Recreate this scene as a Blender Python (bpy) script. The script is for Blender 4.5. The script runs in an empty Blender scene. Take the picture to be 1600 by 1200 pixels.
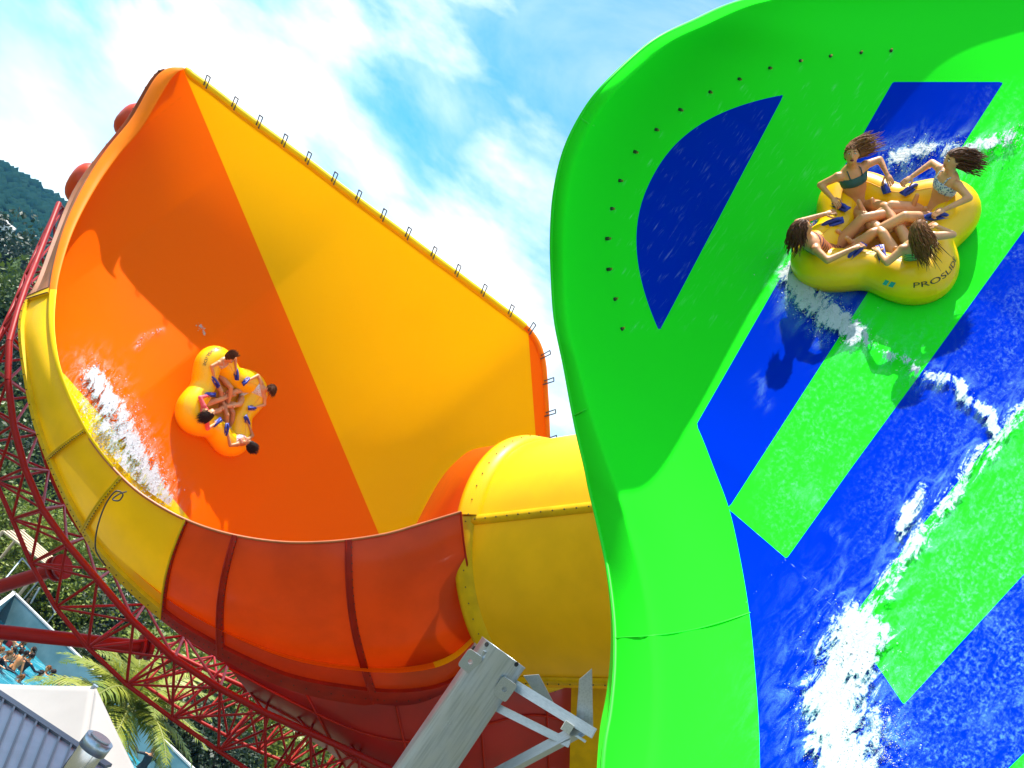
import bpy, bmesh, math, random
import numpy as np
from mathutils import Vector, Matrix, noise as mnoise
random.seed(7); rng = np.random.default_rng(7)
scn = bpy.context.scene
R = math.radians
# ---------------------------------------------------------------- camera
FOC = 1537.0; PITCH = R(12.5); ROLL = R(36.0); CAMP = Vector((0, 0, 10))
FW = Vector((0, math.cos(PITCH), math.sin(PITCH)))
UP0 = Vector((0, -math.sin(PITCH), math.cos(PITCH))); RT0 = Vector((1, 0, 0))
CR = math.cos(ROLL)*RT0 + math.sin(ROLL)*UP0
CU = -math.sin(ROLL)*RT0 + math.cos(ROLL)*UP0
cd = bpy.data.cameras.new('camera'); cam = bpy.data.objects.new('camera', cd)
scn.collection.objects.link(cam)
cd.sensor_fit = 'HORIZONTAL'; cd.sensor_width = 36; cd.lens = 36*FOC/1600
cd.clip_start = 0.1; cd.clip_end = 6000
cam.matrix_world = Matrix(((CR.x, CU.x, -FW.x, CAMP.x), (CR.y, CU.y, -FW.y, CAMP.y), (CR.z, CU.z, -FW.z, CAMP.z), (0, 0, 0, 1)))
scn.camera = cam
# ---------------------------------------------------------------- sun, sky, exposure
TOSUN = Vector((-0.39, 0.06, 0.92)).normalized()
SUN_EL = math.asin(TOSUN.z); SUN_AZ = math.atan2(TOSUN.x, TOSUN.y)
sd = bpy.data.lights.new('sun', 'SUN'); sun = bpy.data.objects.new('sun', sd); scn.collection.objects.link(sun)
sd.energy = 5.0; sd.angle = R(0.6); sd.color = (1.0, 0.95, 0.87)
sun.rotation_euler = (-TOSUN).to_track_quat('-Z', 'Y').to_euler()
wd = bpy.data.worlds.new('World'); scn.world = wd; wd.use_nodes = True
def build_world():
    nt = wd.node_tree; N = nt.nodes; L = nt.links
    for n in list(N): N.remove(n)
    out = N.new('ShaderNodeOutputWorld'); bg = N.new('ShaderNodeBackground'); bg.inputs['Strength'].default_value = 0.15
    sky = N.new('ShaderNodeTexSky'); sky.sky_type = 'NISHITA'; sky.sun_disc = False
    sky.sun_elevation = SUN_EL; sky.sun_rotation = SUN_AZ; sky.air_density = 1.0; sky.dust_density = 0.6; sky.ozone_density = 2.5
    hs = N.new('ShaderNodeHueSaturation'); hs.inputs['Saturation'].default_value = 1.45; hs.inputs['Value'].default_value = 0.95; hs.inputs['Hue'].default_value = 0.483
    L.new(sky.outputs[0], hs.inputs['Color'])
    tc = N.new('ShaderNodeTexCoord'); sx = N.new('ShaderNodeSeparateXYZ'); L.new(tc.outputs['Generated'], sx.inputs[0])
    def math_(op, a, b=None, c=None):
        m = N.new('ShaderNodeMath'); m.operation = op
        for i, v in enumerate((a, b, c)):
            if v is None: continue
            if isinstance(v, (int, float)): m.inputs[i].default_value = v
            else: L.new(v, m.inputs[i])
        return m.outputs[0]
    z = math_('MAXIMUM', sx.outputs[2], 0.0)
    den = math_('ADD', z, 0.16)
    cx = N.new('ShaderNodeCombineXYZ')
    L.new(math_('DIVIDE', sx.outputs[0], den), cx.inputs[0]); L.new(math_('DIVIDE', sx.outputs[1], den), cx.inputs[1]); cx.inputs[2].default_value = 3.7
    fz = N.new('ShaderNodeMapping'); fz.inputs['Scale'].default_value = (1.0, 1.0, 2.3); L.new(tc.outputs['Generated'], fz.inputs[0])
    def nz(scale, det, rough, dist, off, src=None):
        mp = N.new('ShaderNodeMapping'); mp.inputs['Location'].default_value = off; L.new((src or cx).outputs[0], mp.inputs[0])
        n = N.new('ShaderNodeTexNoise'); n.inputs['Scale'].default_value = scale; n.inputs['Detail'].default_value = det
        n.inputs['Roughness'].default_value = rough; n.inputs['Distortion'].default_value = dist
        L.new(mp.outputs[0], n.inputs['Vector']); return n.outputs[0]
    big = nz(2.6, 9, 0.55, 0.15, (1.7, 0.4, 0), fz); wisp = nz(0.8, 10, 0.62, 0.6, (5.2, 3.1, 2))
    def ramp(v, a, b):
        m = N.new('ShaderNodeMapRange'); m.interpolation_type = 'SMOOTHSTEP'; L.new(v, m.inputs[0])
        m.inputs[1].default_value = a; m.inputs[2].default_value = b; return m.outputs[0]
    c1 = ramp(big, 0.46, 0.68); c2 = math_('MULTIPLY', ramp(wisp, 0.36, 0.68), 0.58)
    cov = math_('MAXIMUM', c1, c2)
    hz = math_('SUBTRACT', 1.0, ramp(z, 0.0, 0.34)); cov = math_('MAXIMUM', cov, math_('MULTIPLY', hz, 0.6))
    shade = nz(3.0, 6, 0.5, 0.2, (1.76, 0.45, 0.12), fz)
    cr = N.new('ShaderNodeMix'); cr.data_type = 'RGBA'
    L.new(ramp(shade, 0.44, 0.66), cr.inputs[0]); cr.inputs[6].default_value = (5.6, 5.8, 6.0, 1); cr.inputs[7].default_value = (3.2, 4.3, 5.6, 1)
    mx = N.new('ShaderNodeMix'); mx.data_type = 'RGBA'; L.new(cov, mx.inputs[0]); L.new(hs.outputs[0], mx.inputs[6]); L.new(cr.outputs[2], mx.inputs[7])
    L.new(mx.outputs[2], bg.inputs['Color']); L.new(bg.outputs[0], out.inputs[0])
build_world()
scn.view_settings.view_transform = 'Standard'; scn.view_settings.look = 'None'
scn.view_settings.exposure = 0.98; scn.view_settings.gamma = 1.0; scn.view_settings.use_curve_mapping = False
# ---------------------------------------------------------------- helpers
COL = scn.collection
WM = {}                                    # world matrix of every parent
A3 = lambda v: np.array(v, float)
nCR, nCU, nFW, nCP = A3(CR), A3(CU), A3(FW), A3(CAMP)
def at(px, py, d):
    """a point of the place given by its bearing in the survey photograph and its distance"""
    px, py, d = np.broadcast_arrays(np.asarray(px, float), np.asarray(py, float), np.asarray(d, float))
    a = (px-800)/FOC; b = (600-py)/FOC
    return nCP + d[..., None]*(nFW + a[..., None]*nCR + b[..., None]*nCU)
def on_z(px, py, z):
    r = at(px, py, 1.0)-nCP; k = (z-10.0)/r[..., 2]
    return nCP + r*k[..., None] if np.ndim(k) else nCP + r*k
def derot(px, py):
    dx, dy = px-800.0, py-600.0; c, s = math.cos(ROLL), math.sin(ROLL)
    return dx*c+dy*s, dx*s-dy*c
def spl(pts, n):
    """Catmull-Rom through the points, n samples evenly by index"""
    p = np.asarray(pts, float); m = len(p)
    q = np.vstack([2*p[0]-p[1], p, 2*p[-1]-p[-2]])
    u = np.linspace(0, m-1, n); i = np.minimum(u.astype(int), m-2); t = (u-i)[:, None]
    a, b, c, d = q[i], q[i+1], q[i+2], q[i+3]
    return 0.5*(2*b + (c-a)*t + (2*a-5*b+4*c-d)*t**2 + (3*b-a-3*c+d)*t**3)
def tag(o, label, cat, group=None):
    o['label'] = label; o['category'] = cat
    if group: o['group'] = group
    return o
def kind(o, k): o['kind'] = k; return o
def empty(name, loc=(0, 0, 0), mat=None):
    o = bpy.data.objects.new(name, None); COL.objects.link(o); o.empty_display_size = 0.2
    M = mat if mat is not None else Matrix.Translation(Vector(loc))
    o.matrix_world = M; WM[o] = M.copy(); return o
def link(o, parent, M=None):
    """link o; M = its world matrix"""
    COL.objects.link(o)
    if parent is not None:
        o.parent = parent
        o.matrix_basis = WM[parent].inverted() @ (M if M is not None else WM[parent])
        WM[o] = (M if M is not None else WM[parent]).copy()
    else:
        M = M if M is not None else Matrix()
        o.matrix_world = M; WM[o] = M.copy()
    return o
def mesh_obj(name, V, F, mat, parent=None, smooth=True, M=None):
    """V in world coordinates; stored in the parent's (or M's) frame"""
    W = WM[parent] if parent is not None else (M if M is not None else Matrix())
    me = bpy.data.meshes.new(name)
    V = np.asarray(V, float).reshape(-1, 3); Wi = np.array(W.inverted())
    V = V@Wi[:3, :3].T + Wi[:3, 3]
    if isinstance(F, np.ndarray):
        n = len(F); k = F.shape[1]
        me.vertices.add(len(V)); me.vertices.foreach_set('co', V.astype(np.float32).ravel())
        me.loops.add(n*k); me.loops.foreach_set('vertex_index', F.astype(np.int32).ravel())
        me.polygons.add(n); me.polygons.foreach_set('loop_start', np.arange(0, n*k, k, dtype=np.int32))
        me.update(calc_edges=True)
    else:
        me.from_pydata(V.tolist(), [], F)
    me.polygons.foreach_set('use_smooth', [smooth]*len(me.polygons))
    if mat is not None: me.materials.append(mat)
    me.update()
    o = bpy.data.objects.new(name, me)
    return link(o, parent, W.copy())
def grid_faces(a, b, closed=False):
    i = np.arange(a-1)[:, None]; j = np.arange(b if closed else b-1)[None, :]
    j2 = (j+1) % b
    return np.stack([i*b+j, i*b+j2, (i+1)*b+j2, (i+1)*b+j], -1).reshape(-1, 4)
def grid(name, P, mat, parent=None, attrs=None, uv=None, closed=False, smooth=True, flip=False, M=None):
    F = grid_faces(P.shape[0], P.shape[1], closed)
    if flip: F = F[:, ::-1]
    o = mesh_obj(name, P.reshape(-1, 3), F, mat, parent, smooth, M)
    for k, v in (attrs or {}).items():
        at_ = o.data.attributes.new(k, 'FLOAT', 'POINT'); at_.data.foreach_set('value', np.asarray(v, np.float32).ravel())
    if uv is not None:
        at_ = o.data.attributes.new('flow', 'FLOAT_VECTOR', 'POINT')
        u3 = np.zeros((P.shape[0]*P.shape[1], 3), np.float32); u3[:, :2] = uv.reshape(-1, 2); at_.data.foreach_set('vector', u3.ravel())
    return o
def frame_of(d, hint=None):
    d = Vector(d).normalized(); h = Vector(hint) if hint is not None else (Vector((0, 0, 1)) if abs(d.z) < .95 else Vector((1, 0, 0)))
    x = h.cross(d).normalized(); y = d.cross(x); return x, y, d
def unit_cyl(n=12):
    V = []; F = []
    for k in range(n):
        a = 2*math.pi*k/n; V += [(math.cos(a), math.sin(a), 0), (math.cos(a), math.sin(a), 1)]
    for k in range(n): j = (k+1) % n; F.append((2*k, 2*j, 2*j+1, 2*k+1))
    F.append(tuple(2*k for k in range(n))[::-1]); F.append(tuple(2*k+1 for k in range(n)))
    return V, F
CYL = {}
def cyl_mesh(mat, n=12):
    key = (mat.name, n)
    if key not in CYL:
        V, F = unit_cyl(n); me = bpy.data.meshes.new('rod'); me.from_pydata(V, [], F)
        me.polygons.foreach_set('use_smooth', [len(p.vertices) == 4 for p in me.polygons]); me.materials.append(mat); CYL[key] = me
    return CYL[key]
BOX = {}
def box_mesh(mat, bev=0.06):
    if mat.name not in BOX:
        bm = bmesh.new(); bmesh.ops.create_cube(bm, size=1); me = bpy.data.meshes.new('bar'); bm.to_mesh(me); bm.free(); me.materials.append(mat); BOX[mat.name] = me
    return BOX[mat.name]
def rod(name, p0, p1, r, mat, parent, n=12):
    p0, p1 = Vector(p0), Vector(p1); x, y, d = frame_of(p1-p0); l = (p1-p0).length
    M = Matrix(((x.x*r, y.x*r, d.x*l, p0.x), (x.y*r, y.y*r, d.y*l, p0.y), (x.z*r, y.z*r, d.z*l, p0.z), (0, 0, 0, 1)))
    return link(bpy.data.objects.new(name, cyl_mesh(mat, n)), parent, M)
def bar(name, p0, p1, w, h, mat, parent, hint=None):
    p0, p1 = Vector(p0), Vector(p1); x, y, d = frame_of(p1-p0, hint); l = (p1-p0).length; c = (p0+p1)/2
    M = Matrix(((x.x*w, y.x*h, d.x*l, c.x), (x.y*w, y.y*h, d.y*l, c.y), (x.z*w, y.z*h, d.z*l, c.z), (0, 0, 0, 1)))
    return link(bpy.data.objects.new(name, box_mesh(mat)), parent, M)
def sweep_pts(path, r, n=10, caps=False):
    """ring points round a path (m,3); r scalar or array"""
    p = np.asarray(path, float); m = len(p); r = np.broadcast_to(np.asarray(r, float), (m,))
    T = np.gradient(p, axis=0); T /= np.linalg.norm(T, axis=1)[:, None]+1e-12
    x = np.cross(T[0], [0.1, 0.2, 1.0]); x /= np.linalg.norm(x); out = np.zeros((m, n, 3)); a = np.linspace(0, 2*np.pi, n, endpoint=False)
    for i in range(m):
        x = x-T[i]*np.dot(x, T[i]); x /= np.linalg.norm(x); y = np.cross(T[i], x)
        out[i] = p[i] + r[i]*(np.cos(a)[:, None]*x+np.sin(a)[:, None]*y)
    return out
def sweep(name, path, r, mat, parent=None, n=10, M=None):
    return grid(name, sweep_pts(path, r, n), mat, parent, closed=True, M=M)
class MB:
    def __init__(s): s.V = []; s.F = []; s.n = 0
    def add(s, V, F):
        V = np.asarray(V, float).reshape(-1, 3); s.V.append(V); s.F += [tuple(int(i)+s.n for i in f) for f in F]; s.n += len(V)
    def tube(s, path, r, n=6): P = sweep_pts(path, r, n); s.add(P, grid_faces(P.shape[0], n, True))
    def box(s, c, ax, ay, az):
        c, ax, ay, az = A3(c), A3(ax)/2, A3(ay)/2, A3(az)/2
        V = [c+i*ax+j*ay+k*az for i in (-1, 1) for j in (-1, 1) for k in (-1, 1)]
        s.add(V, [(0, 1, 3, 2), (4, 6, 7, 5), (0, 4, 5, 1), (2, 3, 7, 6), (0, 2, 6, 4), (1, 5, 7, 3)])
    def build(s, name, mat, parent=None, smooth=False, M=None): return mesh_obj(name, np.vstack(s.V), s.F, mat, parent, smooth, M)
_b = bmesh.new(); bmesh.ops.create_icosphere(_b, subdivisions=1, radius=1); _b.verts.ensure_lookup_table()
ICO_V = np.array([v.co[:] for v in _b.verts]); ICO_F = np.array([[v.index for v in f.verts] for f in _b.faces]); _b.free()
_b = bmesh.new(); bmesh.ops.create_icosphere(_b, subdivisions=2, radius=1); _b.verts.ensure_lookup_table()
ICO2_V = np.array([v.co[:] for v in _b.verts]); ICO2_F = np.array([[v.index for v in f.verts] for f in _b.faces]); _b.free()
def blobs(name, C, S, mat, parent=None, jag=0.3, hi=False):
    """many small irregular lumps as one mesh; C (n,3), S (n,) or (n,3)"""
    BV, BF = (ICO2_V, ICO2_F) if hi else (ICO_V, ICO_F)
    n = len(C); S = np.asarray(S, float); S = S[:, None] if S.ndim == 1 else S
    k = len(BV); V = BV[None]*(1+jag*rng.standard_normal((n, k, 1)))*S[:, None, :]
    th = rng.uniform(0, 6.28, n); c, s = np.cos(th), np.sin(th)
    X = V[..., 0]*c[:, None]-V[..., 1]*s[:, None]; Y = V[..., 0]*s[:, None]+V[..., 1]*c[:, None]
    V = np.stack([X, Y, V[..., 2]], -1)+np.asarray(C)[:, None, :]
    F = (BF[None]+(np.arange(n)*k)[:, None, None]).reshape(-1, 3)
    return mesh_obj(name, V.reshape(-1, 3), F, mat, parent)
# ---------------------------------------------------------------- materials
def mat_(name):
    m = bpy.data.materials.new(name); m.use_nodes = True
    nt = m.node_tree; b = nt.nodes['Principled BSDF']; return m, nt, b
def noise_(nt, scale, detail=4, rough=.55, vec=None, dist=0.0):
    n = nt.nodes.new('ShaderNodeTexNoise'); n.inputs['Scale'].default_value = scale; n.inputs['Detail'].default_value = detail
    n.inputs['Roughness'].default_value = rough; n.inputs['Distortion'].default_value = dist
    if vec is None: vec = nt.nodes.new('ShaderNodeTexCoord').outputs['Object']
    nt.links.new(vec, n.inputs['Vector']); return n.outputs[0]
def mapr(nt, v, a, b, c=0.0, d=1.0, smooth=True):
    m = nt.nodes.new('ShaderNodeMapRange'); m.interpolation_type = 'SMOOTHSTEP' if smooth else 'LINEAR'
    nt.links.new(v, m.inputs[0])
    for i, x in enumerate((a, b, c, d)): m.inputs[i+1].default_value = x
    return m.outputs[0]
def mixc(nt, f, a, b, mode='MIX'):
    m = nt.nodes.new('ShaderNodeMix'); m.data_type = 'RGBA'; m.blend_type = mode
    for i, x in ((0, f), (6, a), (7, b)):
        if isinstance(x, (int, float)): m.inputs[i].default_value = x
        elif isinstance(x, tuple): m.inputs[i].default_value = (*x[:3], 1)
        else: nt.links.new(x, m.inputs[i])
    return m.outputs[2]
def bump_(nt, b, h, strength=.2, dist=.02):
    n = nt.nodes.new('ShaderNodeBump'); n.inputs['Strength'].default_value = strength; n.inputs['Distance'].default_value = dist
    nt.links.new(h, n.inputs['Height']); nt.links.new(n.outputs[0], b.inputs['Normal'])
def attr_(nt, name):
    a = nt.nodes.new('ShaderNodeAttribute'); a.attribute_name = name; return a
def mth(nt, op, a, b=None):
    m = nt.nodes.new('ShaderNodeMath'); m.operation = op
    for i, v in enumerate((a, b)):
        if v is None: continue
        if isinstance(v, (int, float)): m.inputs[i].default_value = v
        else: nt.links.new(v, m.inputs[i])
    return m.outputs[0]
def pm(name, col, rough=.5, metal=0, coat=0, var=.12, scale=6, bump=0, bscale=40, sss=0, col2=None, trans=0, spec=.5):
    m, nt, b = mat_(name)
    n = noise_(nt, scale, 5)
    c = mixc(nt, mapr(nt, n, .3, .7), tuple(x*(1-var) for x in col), col2 or tuple(min(1, x*(1+var)) for x in col))
    nt.links.new(c, b.inputs['Base Color']); b.inputs['Roughness'].default_value = rough; b.inputs['Metallic'].default_value = metal
    b.inputs['Coat Weight'].default_value = coat; b.inputs['Specular IOR Level'].default_value = spec; b.inputs['Coat Roughness'].default_value = .1
    if sss: b.inputs['Subsurface Weight'].default_value = sss; b.inputs['Subsurface Radius'].default_value = (.01, .005, .003); b.inputs['Subsurface Scale'].default_value = 1
    if bump: bump_(nt, b, noise_(nt, bscale, 4), bump)
    if trans: add_trans(nt, b, c, trans)
    return m
def add_trans(nt, b, c, w):
    t = nt.nodes.new('ShaderNodeBsdfTranslucent'); nt.links.new(c, t.inputs[0]) if not isinstance(c, tuple) else None
    mx = nt.nodes.new('ShaderNodeMixShader'); mx.inputs[0].default_value = w
    nt.links.new(b.outputs[0], mx.inputs[1]); nt.links.new(t.outputs[0], mx.inputs[2])
    nt.links.new(mx.outputs[0], nt.nodes['Material Output'].inputs[0])
# ---------------------------------------------------------------- paint materials
ORANGE = (1.0, .135, .0); AMBER = (1.0, .46, .0); YELLOW = (.90, .62, .005); RED = (.42, .012, .003); GREEN = (.018, .68, .016); BLUE = (.0, .020, .40)
def streaks(nt, c, amt=.10):
    """faint weathering in the gelcoat"""
    n = noise_(nt, .7, 8, .62); n2 = noise_(nt, 9, 4, .6)
    c = mixc(nt, mapr(nt, n, .40, .72, 0, amt), c, (.80, .20, .0))
    return mixc(nt, mapr(nt, n2, .62, .78, 0, amt*.6), c, (.6, .2, .02))
def shell_orange():
    m, nt, b = mat_('orange_gelcoat')
    f = mapr(nt, attr_(nt, 'amber').outputs['Fac'], -.5, .5); g = mapr(nt, attr_(nt, 'strip').outputs['Fac'], -.5, .5)
    c = mixc(nt, f, ORANGE, AMBER); c = mixc(nt, g, c, YELLOW)
    sm = mapr(nt, attr_(nt, 'seam').outputs['Fac'], .6, 1.3); c = mixc(nt, mth(nt, 'MULTIPLY', mth(nt, 'SUBTRACT', 1.0, sm), .22), c, (.4, .08, 0))
    c = streaks(nt, c, .05)
    nt.links.new(c, b.inputs['Base Color']); b.inputs['Roughness'].default_value = .5; b.inputs['Specular IOR Level'].default_value = .02
    bump_(nt, b, noise_(nt, 3.0, 4), .12, .05)
    add_trans(nt, b, c, .40); return m
def shell_green():
    m, nt, b = mat_('green_blue_gelcoat')
    f = mapr(nt, attr_(nt, 'blue').outputs['Fac'], -.2, .2)
    c = mixc(nt, f, GREEN, BLUE)
    sm = mapr(nt, attr_(nt, 'seam').outputs['Fac'], .4, 1.2); c = mixc(nt, mth(nt, 'MULTIPLY', mth(nt, 'SUBTRACT', 1.0, sm), .35), c, (.25, .4, .7))
    nt.links.new(c, b.inputs['Base Color']); b.inputs['Roughness'].default_value = .55; b.inputs['Specular IOR Level'].default_value = .0
    # trickles below the nozzles and drifting wet film
    fl = attr_(nt, 'flow').outputs['Vector']
    mp = nt.nodes.new('ShaderNodeMapping'); mp.inputs['Scale'].default_value = (5, .7, 1); nt.links.new(fl, mp.inputs[0])
    w = noise_(nt, 3.0, 8, .7, mp.outputs[0], .4); wet = attr_(nt, 'wet').outputs['Fac']
    k = mth(nt, 'MULTIPLY', mapr(nt, w, .52, .75), wet)
    c2 = mixc(nt, mth(nt, 'MULTIPLY', k, .35), c, (.55, .75, .8)); nt.links.new(c2, b.inputs['Base Color'])
    bump_(nt, b, noise_(nt, 2.2, 4), .10, .05)
    return m
M_ORANGE = shell_orange(); M_GREENSHELL = shell_green()
M_GREEN = pm('green_gelcoat', GREEN, .5, spec=.2, var=.06, scale=1.2, bump=.05, bscale=5)
M_YEL = pm('yellow_gelcoat', (.80, .47, .0), .42, coat=.02, spec=.15, var=.07, scale=1.5, bump=.05, bscale=4, trans=.12)
M_YELTUBE = pm('yellow_tube_gelcoat', (.92, .47, .0), .4, coat=.03, spec=.15, var=.06, scale=1.3, bump=.05, bscale=4)
M_YELFL = pm('yellow_flange', (.66, .38, .0), .5, spec=.15, var=.12, scale=4)
M_REDP = pm('red_orange_panel', (.56, .05, .0), .34, coat=.12, var=.10, scale=1.4, bump=.06, bscale=4, trans=.14, spec=.2)
M_REDFL = pm('red_flange', (.36, .012, .0), .45, spec=.2, var=.15, scale=5)
M_REDTUBE = pm('red_tube_gelcoat', (.50, .045, .0), .35, coat=.12, spec=.25, var=.1, scale=2)
M_REDSTEEL = pm('red_painted_steel', (.27, .006, .002), .48, spec=.2, var=.2, scale=8)
M_LIPOR = pm('orange_lip', (.92, .19, .0), .5, spec=.1, var=.05, scale=2)
M_LIPYE = pm('yellow_lip', (.90, .55, .0), .5, spec=.12, var=.05, scale=2)
M_BOLT = pm('bolt_steel', (.06, .035, .02), .5, metal=.6, var=.3, scale=30)
M_DARKST = pm('dark_steel', (.07, .06, .06), .45, metal=.5, var=.3, scale=30)
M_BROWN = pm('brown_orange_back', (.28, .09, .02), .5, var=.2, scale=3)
def galv():
    m, nt, b = mat_('galvanised_steel')
    v = nt.nodes.new('ShaderNodeTexVoronoi'); v.inputs['Scale'].default_value = 22; tc = nt.nodes.new('ShaderNodeTexCoord'); nt.links.new(tc.outputs['Generated'], v.inputs['Vector'])
    n = noise_(nt, 3.0, 8, .65)
    c = mixc(nt, mapr(nt, v.outputs['Distance'], .1, .7), (.36, .41, .45), (.46, .51, .55)); c = mixc(nt, mapr(nt, n, .45, .75, 0, .35), c, (.32, .35, .37))
    nt.links.new(c, b.inputs['Base Color']); b.inputs['Metallic'].default_value = .8
    nt.links.new(mapr(nt, n, .3, .7, .28, .42), b.inputs['Roughness']); return m
M_GALV = galv()
# ---------------------------------------------------------------- the green slide
GS = empty('green_water_slide', at(1300, 700, 11.0))
tag(GS, 'towering bright green water slide wall with blue stripes', 'water slide')
_uk = np.arange(-700, 2400, 5.0)
_bk = np.interp(_uk, [-700, -150, -50, 80, 200, 318, 600, 1000, 1500, 2400], [13.2, 13.1, 13.4, 13.3, 12.8, 12.1, 10.2, 8.2, 6.9, 6.2])
_w = np.hanning(31); _w /= _w.sum(); _bk = np.convolve(np.pad(_bk, 15, mode='edge'), _w, 'valid')
def gdepth(px, py):
    u, v = derot(px, py)
    lean = .0022*np.clip(v-540, 0, 700)+.0040*np.clip(v-540, -440, 0)+.0022*np.minimum(v-100, 0) - .75*(np.exp(-(np.maximum(v, -700)+330)/360.) - math.exp(-870/360.))
    return np.maximum(np.interp(u, _uk, _bk)+lean, 4.0)
C12 = [((1700,-100),(1700,-70)),((1450,-60),(1450,-32)),((1250,-18),(1255,10)),((1150,4),(1160,30)),((1083,33),(1094,56)),((1017,67),(1030,88)),((950,127),(965,142)),((913,173),(929,185)),((883,233),(901,242)),((867,300),(886,305)),((862,367),(880,369)),((863,430),(881,430)),((868,500),(889,495)),((882,570),(915,565)),((893,630),(950,640)),((903,680),(1000,695)),((915,730),(1045,717)),((922,765),(1093,690)),((935,820),(1140,800)),((950,890),(1158,880)),((960,970),(1171,960)),((961,1040),(1180,1050)),((955,1110),(1186,1140)),((944,1180),(1188,1240)),((938,1300),(1190,1350)),((930,1420),(1195,1470))]
G1 = [c[0] for c in C12]; G2 = [c[1] for c in C12]
GD = list(G1)+[(925,1600),(920,1850)]
GE = spl([(2300,-60),(2350,300),(2350,800),(2250,1400),(2000,2000),(1600,2350),(1300,2450)], len(GD))
NS, NT = 320, 320
gd = spl(GD, NS); ge = spl(GE, NS)
tt = np.linspace(0, 1, NT)**1.15
GPX = gd[:, None, 0]*(1-tt)+ge[:, None, 0]*tt; GPY = gd[:, None, 1]*(1-tt)+ge[:, None, 1]*tt
sidx = np.linspace(0, len(GD)-1, NS)
curl = np.interp(sidx, [0, 2, 3, 4, 6, 11, 13, 15, 17, 19, 25], [.3, .6, 2.6, 4.4, 4.6, 2.7, 2.35, 2.1, 1.85, 1.6, 1.3])
ridge = np.interp(sidx, [0, 12, 14, 16, 18, 25], [24, 20, 32, 62, 90, 110])
fal = np.interp(sidx, [11, 19], [0, 1])
_hk = np.hanning(41); _hk /= _hk.sum(); curl, ridge, fal = [np.convolve(np.pad(q_, 20, mode='edge'), _hk, 'valid') for q_ in (curl, ridge, fal)]
dist = np.hypot(GPX-GPX[:, :1], GPY-GPY[:, :1])
def rim_profile(d):
    r_ = ridge[:, None]; dd = np.maximum(d-r_, 0); f = fal[:, None]; sc_ = 4+45*f; soft = np.sqrt(dd**2+sc_**2)-sc_
    out = curl[:, None]*((1-f)*(.62*np.exp(-soft/55.)+.38*np.exp(-soft/150.))+f*np.exp(-soft/180.))
    e = np.clip((r_-d)/r_, 0, 1); return out-e**2.2*(.10+.02*f)
GDEP = gdepth(GPX, GPY)-rim_profile(dist)
GP = at(GPX, GPY, GDEP)
def halfplanes(poly, X, Y):
    poly = np.asarray(poly, float); out = np.full(X.shape, 1e9)
    a = 0.5*np.sum(poly[:, 0]*np.roll(poly[:, 1], -1)-np.roll(poly[:, 0], -1)*poly[:, 1]); sg = 1 if a > 0 else -1
    for i in range(len(poly)):
        p, q = poly[i], poly[(i+1) % len(poly)]; e = (q-p)/np.linalg.norm(q-p)
        out = np.minimum(out, sg*(e[0]*(Y-p[1])-e[1]*(X-p[0])))
    return out
def segdist(poly, X, Y):
    out = np.full(X.shape, 1e9)
    for p, q in zip(poly[:-1], poly[1:]):
        p, q = A3(p), A3(q); e = q-p; l2 = max(e@e, 1e-9); t = np.clip(((X-p[0])*e[0]+(Y-p[1])*e[1])/l2, 0, 1)
        out = np.minimum(out, np.hypot(X-p[0]-t*e[0], Y-p[1]-t*e[1]))
    return out
# painted blue fields (bearings of their corners)
def edge(pts):
    p = np.array(sorted(pts, key=lambda q: q[1]), float); s0 = (p[1]-p[0]); s1 = (p[-1]-p[-2]); p = np.vstack([p[0]-s0*20, p, p[-1]+s1*20]); return np.interp(GPY, p[:, 1], p[:, 0])
E0, E1 = edge([(1090,660),(1395,128)]), edge([(1138,795),(1567,130)]); E2 = edge([(1229,873),(1331,730),(1425,602),(1612,343)]); E3 = edge([(1325,973),(1443,818),(1600,630),(1900,300)]); E4 = edge([(1412,1101),(1600,897),(1900,600)]); E5 = edge([(1540,1235),(1600,1177),(1900,900)])
FB = np.interp(GPX, [600, 1040, 1138, 1229, 1325, 1412, 1540, 2400], [400, 708, 795, 873, 973, 1101, 1310, 2700])
blue = np.maximum.reduce([np.minimum.reduce([(GPX-E0)*.85, (E1-GPX)*.85, GPY-128]), np.minimum(GPX-E2, E3-GPX)*.8, np.minimum(GPX-E4, E5-GPX)*.7, (GPY-FB)*.7])
xs, ys = GPX-1225., GPY-148.
ang = math.atan2(518-148, 1030-1225); ca, sa = math.cos(ang), math.sin(ang)
al = (xs*ca+ys*sa); pe = -(xs*sa-ys*ca)          # along the chord; away from it to the left
ch = math.hypot(1030-1225, 518-148)
ell = (122.*(1-np.abs((al-ch*.5)/(ch*.5))**2.2)-pe)*.8
halfel = np.minimum(ell, pe)
blue = np.maximum(blue, halfel)
SB = spl([(1030,560),(1060,615),(1090,668),(1115,730),(1140,798),(1158,880),(1171,960),(1180,1050),(1186,1140),(1188,1240),(1190,1350),(1195,1500)], 200)
side = np.where(GPY > 560, (GPX-np.interp(GPY, SB[:, 1], SB[:, 0]))*.93, 1e3)
blue = np.minimum(blue, side)
seam = np.minimum.reduce([segdist([(1229,873),(1165,942)], GPX, GPY), segdist([(1229,873),(1325,973)], GPX, GPY), segdist([(1138,795),(1229,873)], GPX, GPY)+.3])
NOZ = [(1392,80),(1345,83),(1297,88),(1250,95),(1202,106),(1154,123),(1108,143),(1062,171),(1024,202),(991,237),(967,282),(954,326),(948,373),(950,421),(959,468),(970,515)]
wet = np.zeros(GPX.shape)
UV_u, UV_v = derot(GPX, GPY)
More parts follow.
